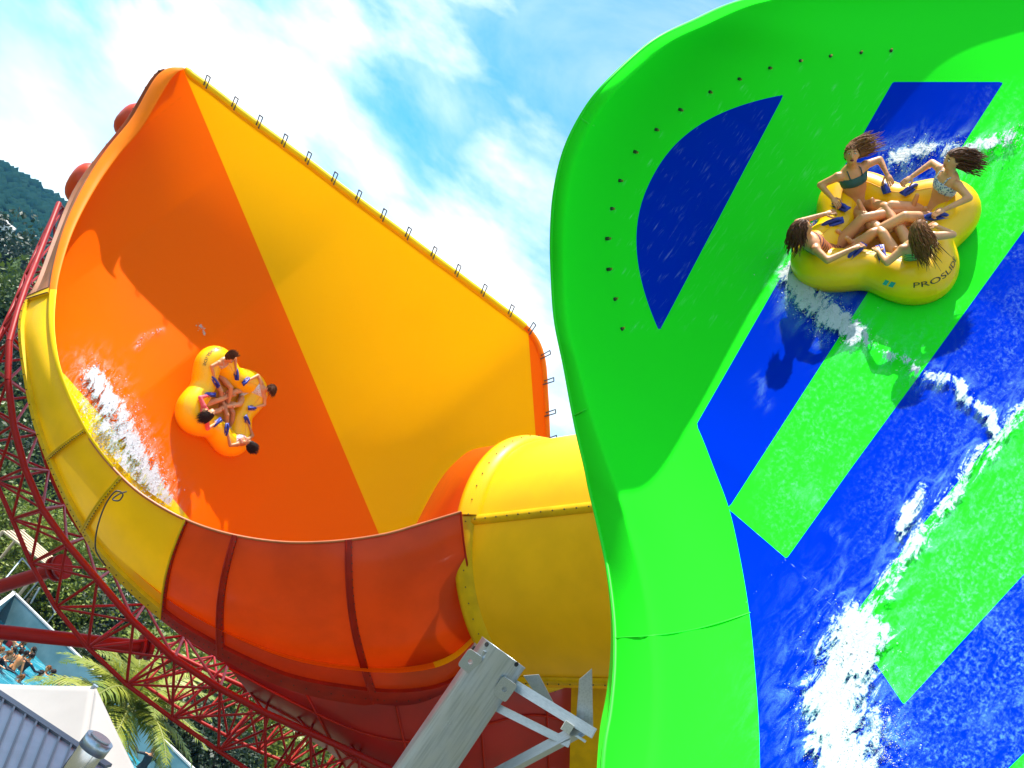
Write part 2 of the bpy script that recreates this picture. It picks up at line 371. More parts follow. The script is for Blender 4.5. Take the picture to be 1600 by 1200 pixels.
for (nx, ny) in NOZ:
    d = A3((nx, ny)); e = A3((1330, 470))-d; e /= np.linalg.norm(e)
    al2 = (GPX-nx)*e[0]+(GPY-ny)*e[1]; pe2 = np.abs((GPX-nx)*e[1]-(GPY-ny)*e[0])
    wet = np.maximum(wet, np.exp(-(pe2/(3+.06*np.maximum(al2, 0)))**2)*(al2 > 0)*np.exp(-np.maximum(al2, 0)/160.))
UVG = np.stack([UV_u/100., UV_v/100.], -1)
gshell = grid('inner_shell', GP, M_GREENSHELL, GS, {'blue': blue, 'seam': seam, 'wet': wet}, UVG)
sm_ = gshell.modifiers.new('thickness', 'SOLIDIFY'); sm_.thickness = .04; sm_.offset = 1 if sum(p.normal.dot(FW) for p in list(gshell.data.polygons)[::997]) > 0 else -1
# outer edge of the rim: a folded flange behind the rolled edge
bk = np.stack([GP[:, 0], GP[:, 0]+nFW*.05, GP[:, 0]+nFW*.40+(GP[:, 3]-GP[:, 0])*.4], 1)
grid('rim_flange', bk, M_GREEN, GS); sweep('rim_edge', GP[:, 0], .018, M_GREEN, GS, 8)
def rim_joint(poly):
    p = spl([green_at(x, y, .004)[0] for x, y in poly], 30); return sweep('joint_strip', p, .006, M_GREEN, GS, 6)
gflat = np.stack([GPX.ravel(), GPY.ravel()], 1); gdflat = GDEP.ravel()
def green_at(px, py, lift=0.0):
    i = int(np.argmin((gflat[:, 0]-px)**2+(gflat[:, 1]-py)**2)); a, b = divmod(i, NT); a = min(max(a, 1), NS-2); b = min(max(b, 1), NT-2)
    n = np.cross(GP[a+1, b]-GP[a-1, b], GP[a, b+1]-GP[a, b-1]); n /= np.linalg.norm(n)
    if n@nFW > 0: n = -n
    return at(px, py, gdflat[i])+n*lift, n
rim_joint([(963,997),(1020,994),(1080,985),(1130,972),(1172,958)]); rim_joint([(896,650),(915,640),(930,630)]); rim_joint([(906,183),(918,192),(928,196)])
# spray nozzles on the shaded part
for i, (nx, ny) in enumerate(NOZ):
    p, n = green_at(nx, ny); nozz = rod('spray_nozzle', p-n*.01, p+n*.028, .020, M_DARKST, GS, 10)
    rod('brass_tip', p+n*.028, p+n*.050, .013, pm_brass if i else (pm_brass := pm('brass', (.55, .30, .07), .35, metal=.9)), nozz, 8)
# ---------------------------------------------------------------- the orange slide
OS = empty('orange_water_slide', at(500, 900, 16.5))
tag(OS, 'giant orange and yellow wave slide with red and yellow trough', 'water slide')
RR = np.array([ # rim bearing x, y, distance | trough bottom x, y | far edge x, y, distance | drop behind rim | lip width
 (285,105,20.72,284,106,287,106,20.95,0.05,6),(262,107,20.66,258,108,292,110,20.96,0.05,16),(240,125,20.57,236,127,298,116,20.97,0.05,22),(205,185,20.32,200,188,306,122,20.98,0.05,22),
 (165,235,19.89,158,240,320,132,21.00,0.06,21),(130,290,19.22,116,300,340,147,21.04,0.08,19),(100,355,18.38,86,372,368,169,21.09,0.1,16),(82,420,17.57,60,440,400,193,21.14,0.12,13),
 (76,470,16.93,38,478,427,213,21.18,0.15,11),(77,520,16.36,31,520,455,234,21.23,0.2,9),(88,575,15.83,40,592,490,260,21.29,0.3,7),(110,630,15.48,55,662,530,291,21.36,0.45,5),
 (140,685,15.14,82,735,578,327,21.43,0.8,4),(180,735,14.93,120,815,625,362,21.51,1.4,3),(225,775,14.80,168,885,674,399,21.59,2.2,3),(290,812,14.70,252,965,725,437,21.68,3.4,3),
 (360,835,14.6,335,1020,775,475,21.76,4.6,3),(440,847,14.6,450,1074,826,516,21.85,5.4,3),(520,846,14.6,560,1098,847,556,21.74,5.8,3),(600,835,14.7,650,1104,853,620,21.59,5.9,3),
 (660,818,14.8,720,1085,856,690,21.43,5.8,3),(720,800,14.9,775,1020,860,770,21.25,5.7,3)], float)
NSO, NTA, NTB = 260, 14, 170
rr = spl(RR, NSO)
so = np.linspace(0, len(RR)-1, NSO)
ta = np.linspace(0, 1, NTA, endpoint=False); tb = np.linspace(0, 1, NTB)**1.1
Rx, Ry, Rd, Ox, Oy, Fx, Fy, Fd, jump, lipw = rr.T
Rd0 = Rd+jump
kk = np.interp(so, [0, 8, 12, 16, 21], [1.6, 2.8, 2.2, 3.0, 2.0])
Ox2, Oy2 = Ox*.8+Rx*.2, Oy*.8+Ry*.2
pa = np.stack([Ox2[:, None]*(1-ta)+Rx[:, None]*ta, Oy2[:, None]*(1-ta)+Ry[:, None]*ta], -1)
da = (Rd+.45)[:, None]*(1-ta)+Rd0[:, None]*ta+(.25*np.sin(np.pi*ta))*jump[:, None]
pb = np.stack([Rx[:, None]*(1-tb)+Fx[:, None]*tb, Ry[:, None]*(1-tb)+Fy[:, None]*tb], -1)
prof = 1-(1-tb[None])**kk[:, None]
bulge = np.interp(so, [0, 4, 10, 16, 21], [0, .1, .2, .2, .2])
db = Rd0[:, None]+(Fd-Rd0)[:, None]*prof+bulge[:, None]*np.sin(np.pi*tb)[None]
OPX = np.concatenate([pa[..., 0], pb[..., 0]], 1); OPY = np.concatenate([pa[..., 1], pb[..., 1]], 1); ODEP = np.concatenate([da, db], 1)
OP = at(OPX, OPY, ODEP)
amber = np.minimum(halfplanes([(288,113),(1200,600),(1200,1400),(593,835)], OPX, OPY), halfplanes([(0,-200),(824,500),(838,700),(846,1000),(0,1400)], OPX, OPY))
amber = np.minimum((OPX-288)*.9215-(OPY-113)*.3885+0*OPX, (825-OPX)+(OPY-515)*.072)
strip = halfplanes([(60,560),(92,578),(128,606),(248,752),(306,818),(200,900),(0,700)], OPX, OPY)
seamo = np.minimum.reduce([segdist([(112,330),(205,640),(260,700)], OPX, OPY)+.4, segdist([(285,150),(170,245),(118,330)], OPX, OPY)+.4, segdist([(205,395),(250,520),(330,760)], OPX, OPY)+.6])
oshell = grid('wave_wall', OP, M_ORANGE, OS, {'amber': amber, 'strip': strip, 'seam': seamo})
oflat = np.stack([OPX[:, NTA:].ravel(), OPY[:, NTA:].ravel()], 1); odflat = ODEP[:, NTA:].ravel()
def orange_at(px, py, lift=0.0):
    i = int(np.argmin((oflat[:, 0]-px)**2+(oflat[:, 1]-py)**2)); a, b = divmod(i, NTB); b += NTA; a = min(max(a, 2), NSO-3); b = min(b, NTA+NTB-3)
    n = np.cross(OP[a+2, b]-OP[a-2, b], OP[a, b+2]-OP[a, b-2]); n /= np.linalg.norm(n)
    if n@nFW > 0: n = -n
    return at(px, py, odflat[i])+n*lift, n
# lip on the left rim
cxy = np.stack([Fx-Rx, Fy-Ry], 1); tang = np.gradient(np.stack([Rx, Ry], 1), axis=0); tang /= np.linalg.norm(tang, axis=1)[:, None]+1e-9
nin = np.stack([tang[:, 1], -tang[:, 0]], 1); sg = np.sign((nin*cxy).sum(1)); sg[sg == 0] = 1; nin *= sg[:, None]
nin[:30] = nin[30]
def lip(name, a, b, mat):
    s = slice(a, b); q = np.linspace(0, 1, 9)
    X = Rx[s, None]+nin[s, 0, None]*lipw[s, None]*q; Y = Ry[s, None]+nin[s, 1, None]*lipw[s, None]*q
    wm_ = lipw[s, None]/FOC*Rd[s, None]
    D = Rd[s, None]-wm_*.35*np.sin(np.pi*np.minimum(q*.7+.15, 1))-.03-.25*wm_*q
    P = at(X, Y, D); Pb = at(Rx[s], Ry[s], Rd[s]+.16); Pi = at(X[:, -1], Y[:, -1], D[:, -1]+.05)
    return grid(name, np.concatenate([Pb[:, None], P, Pi[:, None]], 1), mat, OS)
ly = int(NSO*7.6/21)
lip('rim_lip', 0, ly+1, M_LIPOR); lip('rim_lip', ly, int(NSO*13/21), M_LIPYE)
sweep('rim_edge', at(Rx, Ry, Rd)[int(NSO*12/21):], .022, pm('edge_grey_red', (.45, .12, .03), .4), OS, 8)
# top edge roll with its brackets
fe = at(Fx, Fy, Fd-.03); i0, i1 = 6, int(NSO*16.9/21)
sweep('edge_roll', fe[i0:i1], np.interp(np.arange(i1-i0), [0, 12, i1-i0], [.05, .085, .075]), M_LIPYE, OS, 12)
sweep('edge_roll', fe[i1-1:], .06, M_LIPOR, OS, 12)
BRK = [(322,133),(366,166),(404,196),(444,226),(481,254),(519,283),(558,312),(597,340),(635,371),(674,400),(714,429),(755,458),(796,488),(827,517),(849,554),(853,598),(855,643),(857,688)]
def bracket(x, y):
    i = int(np.argmin((Fx-x)**2+(Fy-y)**2)); p = fe[i]; t = fe[min(i+3, NSO-1)]-fe[max(i-3, 0)]; t /= np.linalg.norm(t)
    n = np.cross(t, nFW); n /= np.linalg.norm(n); c = at(600, 600, 18.5)
    if (p-c)@n < 0: n = -n
    o = p-nFW*.09; m = MB(); h, w = .19, .065
    pts = [o-n*.02-t*w*.2, o+n*h-t*w*1.2, o+n*(h)+t*w*.1, o-n*.05+t*w]
    for a, b in zip(pts[:-1], pts[1:]): m.tube(np.array([a, b]), .013, 5)
    m.tube(np.array([pts[0]-nFW*.02, pts[0]+nFW*.14]), .013, 5); m.tube(np.array([pts[3]-nFW*.02, pts[3]+nFW*.14]), .013, 5)
    m.tube(np.array([pts[1], pts[1]+nFW*.16]), .012, 5)
    m.build('bracket', M_DARKST, OS)
for x, y in BRK: bracket(x, y)
# trough panels, seen from outside: rim -> bulge -> underside
def trough(name, s0, s1, pm_, fm, ncol=26):
    """one bolted trough section between stations s0..s1 of the rim"""
    si = np.linspace(s0, s1, ncol)*(NSO-1)/21; q = np.linspace(0, 1, 22)
    g = lambda a: np.interp(si, np.arange(NSO), a)
    rx, ry, rd, ox, oy = g(Rx), g(Ry), g(Rd), g(Ox), g(Oy)
    X = rx[:, None]*(1-q)+ox[:, None]*q; Y = ry[:, None]*(1-q)+oy[:, None]*q
    dp = np.hypot(rx-ox, ry-oy)/FOC*rd
    # joints bow towards the lower left, as cross sections of a round trough do
    D = rd[:, None]-.07*dp[:, None]*np.sin(np.pi*q)+.62*dp[:, None]*q**2.3
    bow = np.sin(np.pi*q)*.10
    dx, dy = (ox-rx), (oy-ry); X = X-bow*np.abs(dy)[:, None]*.55; Y = Y+bow*np.abs(dx)[:, None]*.0
    P = at(X, Y, D)
    n = np.cross(np.gradient(P, axis=0), np.gradient(P, axis=1)); n /= np.linalg.norm(n, axis=2)[..., None]+1e-9
    fl = (n@nFW) > 0; n[fl] *= -1
    root = grid(name, P-n*.03, pm_, OS)
    # flanges: raised strips on the four borders
    m = MB(); k = max(2, int(round(ncol*.07)))
    def strip_(PP): m.add(PP.reshape(-1, 3), grid_faces(PP.shape[0], PP.shape[1]))
    Q = P+n*.03
    def lid(sub, nn):
        m.add(sub.reshape(-1, 3), grid_faces(*sub.shape[:2]))
        for e, ne in ((sub[0], nn[0]), (sub[-1], nn[-1]), (sub[:, 0], nn[:, 0]), (sub[:, -1], nn[:, -1])):
            w = np.stack([e, e-ne*.08], 1); m.add(w.reshape(-1, 3), grid_faces(*w.shape[:2]))
    lid(Q[:k], n[:k]); lid(Q[k-1:, -3:]+n[k-1:, -3:]*.004, n[k-1:, -3:]); 
    m.build('flange', fm, root, smooth=True)
    e = Q[-1]; sweep('joint_lip', e+n[-1]*.0, .016, fm, root, 6)
    bc = []
    for j in range(1, 21): bc.append(Q[k//2, j]+n[k//2, j]*.006)
    for i in range(k, ncol, max(1, ncol//12)): bc.append(Q[i, -2]+n[i, -2]*.012)
    b = blobs('bolts', np.array(bc), np.full(len(bc), .012), M_BOLT, root, .05); b['kind'] = 'stuff'
    return root
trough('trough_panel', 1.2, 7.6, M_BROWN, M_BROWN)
for s0, s1, a, b in ((7.6,11.75,M_YEL,M_YELFL),(11.75,13.2,M_YEL,M_YELFL),(13.2,15.0,M_YEL,M_YELFL),(15.0,16.06,M_REDP,M_REDFL),(16.06,18.25,M_REDP,M_REDFL),(18.25,21.0,M_REDP,M_REDFL)):
    trough('trough_panel', s0, s1, a, b)
# black hose looped over a joint
hp = spl([(198,768,14.45),(186,772,14.4),(176,780,14.35),(186,782,14.35),(192,772,14.35),(180,768,14.3),(164,790,14.3),(152,825,14.35),(149,855,14.5),(155,870,14.6),(165,884,14.8)], 60)
sweep('cable', at(hp[:, 0], hp[:, 1], hp[:, 2]-.12), .012, M_DARKST, OS, 6)
# humps of the back ribs that stand out over the left rim
def hump(x, y, d, sx, sy, rot):
    V = []; F = []
    P = np.zeros((14, 20, 3)); c, s = math.cos(rot), math.sin(rot)
    for i in range(14):
        a = math.pi*i/13
        for j in range(20):
            b = 2*math.pi*j/20; lx, ly_, lz = math.sin(a)*math.cos(b), math.sin(a)*math.sin(b), math.cos(a)
            lx, ly_, lz = [math.copysign(abs(t)**.8, t) for t in (lx, ly_, lz)]
            X = lx*sx*c-ly_*sy*s; Y = lx*sx*s+ly_*sy*c
            P[i, j] = at(x, y, d)+(X*nCR-Y*nCU)/FOC*d+lz*nFW*.5
    return grid('back_rib', P, M_REDTUBE, OS, closed=True)
hump(212,194,21.9,24,32,.75); hump(136,290,21.2,23,36,.55)
# closed entry tube
ax = .8*(.978*nCR+.208*nCU)-.6*nFW; ax /= np.linalg.norm(ax)
TC = at(842, 878, 16.6); TR = 190/FOC*16.6*.985
e1 = np.cross(ax, [0, 0, 1.]); e1 = -(nFW-ax*(nFW@ax)); e1 /= np.linalg.norm(e1); e2 = np.cross(ax, e1)
if e2@nCU < 0: e2 = -e2
def ring(t, r, a): return TC+ax*t+r*(np.cos(a)[..., None]*e1+np.sin(a)[..., None]*e2)
# seam bearing -> angle on the ring: nearest to (720,805)
def bearing(p):
    d = p-nCP; z = d@nFW; return 800+FOC*(d@nCR)/z, 600-FOC*(d@nCU)/z
aa = np.linspace(-math.pi, math.pi, 721); bx, by = bearing(ring(0, TR, aa)); seam_a = aa[np.argmin((bx-720)**2+(by-808)**2)]
tl = np.linspace(0, 6.0, 30)
def tube_half(a0, a1, name, mat):
    an = np.linspace(a0, a1, 40); P = np.stack([ring(t, TR, an) for t in tl]); return grid(name, P, mat, OS)
up_h = tube_half(seam_a, seam_a+math.pi, 'tube_top', M_YELTUBE); lo_h = tube_half(seam_a-math.pi, seam_a, 'tube_bottom', M_YELTUBE)
def tflange(t, a0, a1, w, hgt, mat, par):
    an = np.linspace(a0, a1, 80); rows = [ring(t, TR-.05, an), ring(t, TR+hgt, an), ring(t+w*.25, TR+hgt*1.0, an), ring(t+w, TR+hgt*.45, an), ring(t+w+.03, TR-.03, an)]
    grid('flange', np.stack(rows), mat, par); mid = .5*(rows[2]+rows[3])
    c = mid[::3]; bo = blobs('bolts', c+(c-(TC+ax*t))/TR*.01, np.full(len(c), .012), M_BOLT, par, .05); bo['kind'] = 'stuff'
tflange(-.02, seam_a+.0, seam_a+math.pi, .34, .13, M_YELTUBE, up_h); tflange(-.02, seam_a-math.pi, seam_a-.01, .26, .10, M_YELFL, lo_h)
# long seam: folded flange with its bolts, and the lower edge of the bottom shell
def seam_strip(a, par, w=.07, hgt=.05, both=1):
    rows = []
    for da_, hh in ((-w, .004), (-w*.8, hgt), (0, hgt), (w*.1, .004)): rows.append(np.array([ring(t, TR+hh, np.array(a+da_)) for t in tl]))
    grid('seam_flange', np.stack(rows), M_YELFL, par)
    c = np.array([ring(t, TR+hgt+.008, np.array(a-w*.5)) for t in np.arange(.3, 6, .21)]); bo = blobs('bolts', c, np.full(len(c), .013), M_BOLT, par, .05); bo['kind'] = 'stuff'
seam_strip(seam_a, lo_h); seam_strip(seam_a-1.42, lo_h, .10, .06)
# orange-red run of tube joining behind the flange
A_ = spl([(838,694,17.4),(800,690,16.9),(765,705,16.4),(735,745,15.9),(722,800,15.4)], 40); B_ = spl([(800,694,18.3),(742,702,18.3),(712,722,18.2),(688,750,18.1),(665,790,18.0),(640,840,17.8)], 40)
qq = np.linspace(0, 1, 16)[None, :, None]; L_ = A_[:, None]*(1-qq)+B_[:, None]*qq
L_[..., 2] -= .45*np.sin(np.pi*qq[..., 0]); grid('tube_bend', at(L_[..., 0], L_[..., 1], L_[..., 2]), M_REDTUBE, OS)
# underside skirt below the panels
U_ = spl([(330,1010,16.2),(450,1070,16.2),(560,1096,16.1),(650,1100,16.0),(740,1062,16.0),(830,1040,16.2),(905,1062,16.4)], 60); W_ = spl([(420,1120,17.4),(520,1180,17.4),(600,1260,17.4),(690,1290,17.3),(760,1300,17.2),(840,1290,17.2),(905,1290,17.2)], 60)
qq = np.linspace(0, 1, 14)[None, :, None]; S_ = U_[:, None]*(1-qq)+W_[:, None]*qq; S_[..., 2] -= .35*np.sin(np.pi*qq[..., 0])
SP = at(S_[..., 0], S_[..., 1], S_[..., 2]); sk = grid('underside_panel', SP, pm('deep_red_panel', (.33, .006, .002), .4, coat=.2, var=.15, scale=1.5), OS)
for i in (12, 26, 40, 52): sweep('joint_lip', SP[i]-nFW*.02, .02, M_REDFL, sk, 6)
for j in (4, 9): sweep('joint_lip', SP[:, j]-nFW*.015, .022, M_REDFL, sk, 6)
Yp = spl([(893,1066,16.1),(925,1052,15.9),(990,1040,15.6)], 12); Yq = spl([(888,1290,16.4),(930,1290,16.2),(1000,1290,16.0)], 12); Ys = Yp[:, None]*(1-qq)+Yq[:, None]*qq; Ys[..., 2] -= .2*np.sin(np.pi*qq[..., 0])
ysk = grid('underside_panel', at(Ys[..., 0], Ys[..., 1], Ys[..., 2]), M_YELFL, OS)
# ---------------------------------------------------------------- steelwork
def truss(label, main, low, rear, rm, rl, rb, cat='truss'):
    T = empty('steel_truss', at(*main[len(main)//2])); tag(T, label, cat)
    a, b, c = [np.array([at(*p) for p in spl(q, int(len(q)*1.8))]) for q in (main, low, rear)]; rm, rl, rb = rm*.66, rl*.60, rb*.55
    for q, r in ((a, rm), (b, rl), (c, rl)):
        for p0, p1 in zip(q[:-1], q[1:]): rod('chord', p0, p1, r, M_REDSTEEL, T)
    for i in range(len(a)):
        rod('brace', a[i], b[i], rb, M_REDSTEEL, T, 8); rod('brace', b[i], c[i], rb, M_REDSTEEL, T, 8); rod('brace', a[i], c[i], rb, M_REDSTEEL, T, 8)
        if i+1 < len(a):
            rod('brace', a[i], b[i+1], rb, M_REDSTEEL, T, 8); rod('brace', b[i], c[i+1], rb, M_REDSTEEL, T, 8); rod('brace', c[i], a[i+1], rb, M_REDSTEEL, T, 8)
            rod('brace', b[i], a[i+1], rb*.8, M_REDSTEEL, T, 8)
    return T
truss('curved red lattice truss wrapping under the left of the orange slide',
 [(92,318,20.2),(58,405,18.6),(33,470,17.4),(12,556,16.4),(24,678,16.1),(66,795,15.9),(142,893,15.8),(246,1008,15.8),(372,1092,15.9),(500,1152,16.0),(640,1215,16.2)],
 [(84,335,20.4),(44,420,18.9),(16,490,17.7),(-30,590,16.6),(-22,705,16.3),(19,811,16.1),(78,936,16.0),(172,1047,15.9),(298,1143,16.0),(430,1230,16.1),(560,1300,16.3)],
 [(100,325,21.0),(74,415,19.6),(52,480,18.0),(48,585,17.9),(62,690,17.8),(100,790,17.8),(165,880,17.8),(262,975,17.9),(385,1050,18.0),(510,1110,18.1),(650,1170,18.3)], .085, .062, .045)
truss('red lattice truss standing deeper in shadow below the red trough',
 [(250,1010,20.0),(330,1050,20.0),(410,1085,20.0),(490,1115,20.0),(570,1140,20.0),(660,1165,20.0)],
 [(225,1070,20.4),(300,1120,20.4),(385,1165,20.4),(470,1200,20.4),(560,1235,20.4),(650,1265,20.4)],
 [(290,1000,21.5),(370,1045,21.5),(450,1085,21.5),(530,1115,21.5),(610,1150,21.5),(700,1185,21.5)], .07, .06, .045)
def pipe(label, p0, p1, r):
    P0, P1 = at(*p0), at(*p1); e = empty('support_pipe', P1); tag(e, label, 'pipe', None)
    rod('pipe', P0, P1, r, M_REDSTEEL, e, 20); d = (P1-P0)/np.linalg.norm(P1-P0)
    rod('end_flange', P1-d*.03, P1+d*.05, r*1.8, M_REDSTEEL, e, 20); rod('end_flange', P1-d*.16, P1-d*.09, r*1.8, M_REDSTEEL, e, 20)
pipe('thick red strut rising leftward out of the truss, above the pool corner', (-90, 945, 18.0), (96, 886, 17.4), .125)
pipe('long red strut running level across the view of the pool', (-90, 978, 15.5), (232, 1012, 17.2), .118)
# galvanised column
CT = at(787, 1019, 12.6); CRAD = .335
GC = empty('steel_column', (CT[0], CT[1], -1.0)); tag(GC, 'bare galvanised steel column with bracket arms in front of the red trough', 'column')
def column():
    n = 40; a = np.linspace(0, 2*np.pi, n, endpoint=False); rows = []
    for z, r in ((-1.0, CRAD), (CT[2]-.02, CRAD), (CT[2]-.005, CRAD+.006), (CT[2], CRAD+.006), (CT[2], CRAD-.02), (CT[2]-1.2, CRAD-.02)):
        rows.append(np.stack([CT[0]+r*np.cos(a), CT[1]+r*np.sin(a), np.full(n, z)], 1))
    grid('shaft', np.stack(rows), M_GALV, GC, closed=True)
    m = MB()
    def plate(name, px, py, d, w, h, rot, mat=M_GALV, th=.03):
        """lug plate with a bolt hole: rounded outline, ring of quads"""
        c0 = at(px, py, d); k = 24; t = np.linspace(0, 2*np.pi, k, endpoint=False); sx = np.sign(np.cos(t))*np.abs(np.cos(t))**.3*w/2; sy = np.sign(np.sin(t))*np.abs(np.sin(t))**.3*h/2
        hx, hy = .032*np.cos(t), .032*np.sin(t); cr, sr = math.cos(rot), math.sin(rot)
        f = lambda X, Y, zz: c0+(X*cr-Y*sr)[:, None]*nCR-(X*sr+Y*cr)[:, None]*nCU+nFW*zz
        P = np.stack([f(hx, hy, th), f(hx, hy, 0), f(sx, sy, 0), f(sx, sy, th), f(hx, hy, th)]); return grid(name, P, mat, GC, closed=True, smooth=False)
    plate('lug_plate', 735, 1034, 12.28, .22, .26, .62); plate('lug_plate', 788, 1077, 12.2, .22, .26, .62)
    bar('lug_base', at(744, 1042, 12.33), at(757, 1017, 12.33), .03, .03, M_GALV, GC); bar('lug_base', at(768, 1083, 12.24), at(786, 1058, 12.24), .03, .03, M_GALV, GC)
    bar('rubber_block', at(738, 1020, 12.7), at(746, 1010, 12.7), .16, .1, M_DARKST, GC)
    dk = pm('hole_black', (.01, .01, .01), .8)
    for x, y in ((762, 1005), (800, 1030)):
        p = at(x, y+3, 12.4); d = Vector((p[0]-CT[0], p[1]-CT[1], 0)).normalized(); q = Vector((CT[0], CT[1], p[2]))+d*(CRAD-.004); rod('drain_hole', q, q+d*.012, .03, dk, GC, 12)
    bar('arm', at(797, 1066, 12.6), at(928, 1146, 12.2), .17, .13, M_GALV, GC); bar('arm', at(770, 1102, 12.6), at(890, 1162, 12.3), .15, .10, M_GALV, GC)
    bar('diagonal_brace', at(915, 1136, 12.26), at(735, 1232, 12.55), .14, .12, M_GALV, GC)
    bar('shim_block', at(880, 1132, 12.2), at(893, 1141, 12.18), .12, .12, pm('block_beige', (.5, .48, .42), .6), GC); bar('gusset', at(896, 1146, 12.3), at(915, 1159, 12.25), .16, .03, M_GALV, GC)
    # hanger plates to the slide
    for poly, d in (([(905,1062),(925,1045),(927,1150),(900,1132)], 12.5), ([(818,1056),(842,1054),(868,1104),(838,1086)], 12.9)):
        f = at(*np.array(poly, float).T, d); V = np.vstack([f, f+nFW*.02]); mesh_obj('hanger_plate', V, [(0,1,2,3),(7,6,5,4),(0,4,5,1),(1,5,6,2),(2,6,7,3),(3,7,4,0)], M_GALV, GC, False)
column()
# ---------------------------------------------------------------- ground, pool, hill
GZ = -0.35
def ground():
    m = pm('lawn_earth', (.06, .075, .03), .9, var=.4, scale=.8, col2=(.12, .11, .06)); 
    xs = np.concatenate([np.linspace(-900, -60, 20), np.linspace(-50, 60, 40), np.linspace(80, 900, 16)]); ys = np.concatenate([np.linspace(-60, 80, 40), np.linspace(90, 1500, 30)])
    X, Y = np.meshgrid(xs, ys, indexing='ij'); Z = GZ+0*X+.10*np.sin(X*.7)*np.sin(Y*.6)*(Y > 60)
    o = grid('ground', np.stack([X, Y, Z], -1), m, flip=True); kind(o, 'structure')
ground()
def hill():
    m = pm('hill_grass', (.05, .085, .025), .95, spec=0, var=.4, scale=.03, col2=(.10, .12, .04))
    def hz(x, y):
        r = 1/(1+np.exp(-(y-330)/70.)); ridge = 52+9*np.sin(x*.006+1.0)+4*np.sin(x*.021)+2*np.sin(x*.06+y*.03)
        return GZ-.5+ridge*r*(.55+.45/(1+np.exp((x+60)/140.)))+3*np.sin(x*.03)*np.sin(y*.025)*r+(np.clip(y-70, 0, 400)*.02)
    X, Y = np.meshgrid(np.linspace(-1500, 1500, 140), np.linspace(66, 900, 110), indexing='ij'); o = grid('hill', np.stack([X, Y, hz(X, Y)], -1), m, flip=True); kind(o, 'structure')
    # far wood on the slope: only reads as one mass
    n = 30000; x = rng.uniform(-430, 60, n); y = rng.uniform(90, 620, n)**1.0
    keep = (x > -1.05*y-20) & ~((np.abs(y-250-.2*x) < 26) & (x < -60)); x, y = x[keep], y[keep]; s = rng.uniform(.8, 1.5, len(x))*(1.1+y*.0042)
    C = np.stack([x, y, hz(x, y)+s*.7], 1)
    mt, nt, b = mat_('far_foliage'); nn = noise_(nt, .06, 4); n2 = noise_(nt, .9, 5, .7)
    c = mixc(nt, mapr(nt, nn, .35, .65), (.006, .028, .026), (.016, .045, .034)); c = mixc(nt, mapr(nt, n2, .3, .7), c, (.012, .036, .024), 'MIX'); nt.links.new(c, b.inputs['Base Color']); b.inputs['Roughness'].default_value = .9; b.inputs['Specular IOR Level'].default_value = 0; bump_(nt, b, n2, .6, .6)
    w = blobs('far_woodland', C, np.stack([s*1.1, s*1.1, s*1.2], 1), mt, None, .14, False); kind(w, 'stuff')
    return hz
hill_z = hill()
# pool: a basin with a tall teal wall, white coping
POOLZ = 0.0
def pool():
    mw, nt, b = mat_('pool_water'); 
    n1 = noise_(nt, 1.1, 4, .6, None, .8); 
    mp = nt.nodes.new('ShaderNodeMapping'); mp.inputs['Scale'].default_value = (.6, 2.6, 1); mp.inputs['Rotation'].default_value = (0, 0, .35); nt.links.new(nt.nodes.new('ShaderNodeTexCoord').outputs['Object'], mp.inputs[0])
    n2 = noise_(nt, 1.6, 6, .65, mp.outputs[0], .6)
    c = mixc(nt, mapr(nt, n2, .45, .68), (.012, .20, .27), (.15, .42, .48)); nt.links.new(c, b.inputs['Base Color']); b.inputs['Roughness'].default_value = .12; bump_(nt, b, n2, .6, .15)
    corner = on_z(20, 925, 1.0); far2 = on_z(300, 1200, 1.0); d = far2-corner; d /= np.linalg.norm(d)
    left = on_z(-60, 985, 1.0); dl = left-corner; dl /= np.linalg.norm(dl)
    c0 = np.array([corner[0], corner[1], 0]); e = c0+d*15; nrm = np.array([d[1], -d[0], 0.]); 
    if nrm[1] > 0: nrm = -nrm
    poly = [c0+dl*14, c0, e, e+nrm*16, c0+nrm*16+dl*14]
    V = np.array([[p[0], p[1], POOLZ] for p in poly]); kind(mesh_obj('pool_water', V, [(0, 1, 2, 3, 4)], mw), 'structure')
    wl = pm('pool_wall_teal', (.11, .24, .27), .6, var=.15, scale=1.2, col2=(.17, .30, .33)); cp = pm('coping_white', (.5, .5, .48), .6)
    PW = empty('pool_wall', c0+d*8); tag(PW, 'pale teal pool wall with a white coping along the wave pool', 'wall')
    for a, b_, w_ in ((c0, e, .12), (c0+dl*14, c0-d*.0, .12)):
        t = (b_-a)/np.linalg.norm(b_-a); o = np.array([-t[1], t[0], 0.]); 
        if o[1] < 0: o = -o
        m = MB(); mid = (a+b_)/2+o*w_/2; L_ = np.linalg.norm(b_-a)
        m.box(mid+np.array([0, 0, .1]), t*L_, o*w_, (0, 0, 1.7)); m.build('wall_face', wl, PW)
        m = MB(); m.box(mid+np.array([0, 0, 1.0]), t*(L_+.1), o*(w_+.02), (0, 0, .06)); m.build('coping', cp, PW)
    # deck strip beyond the corner
    return c0, d, dl, nrm
PC, PD, PDL, PN = pool()
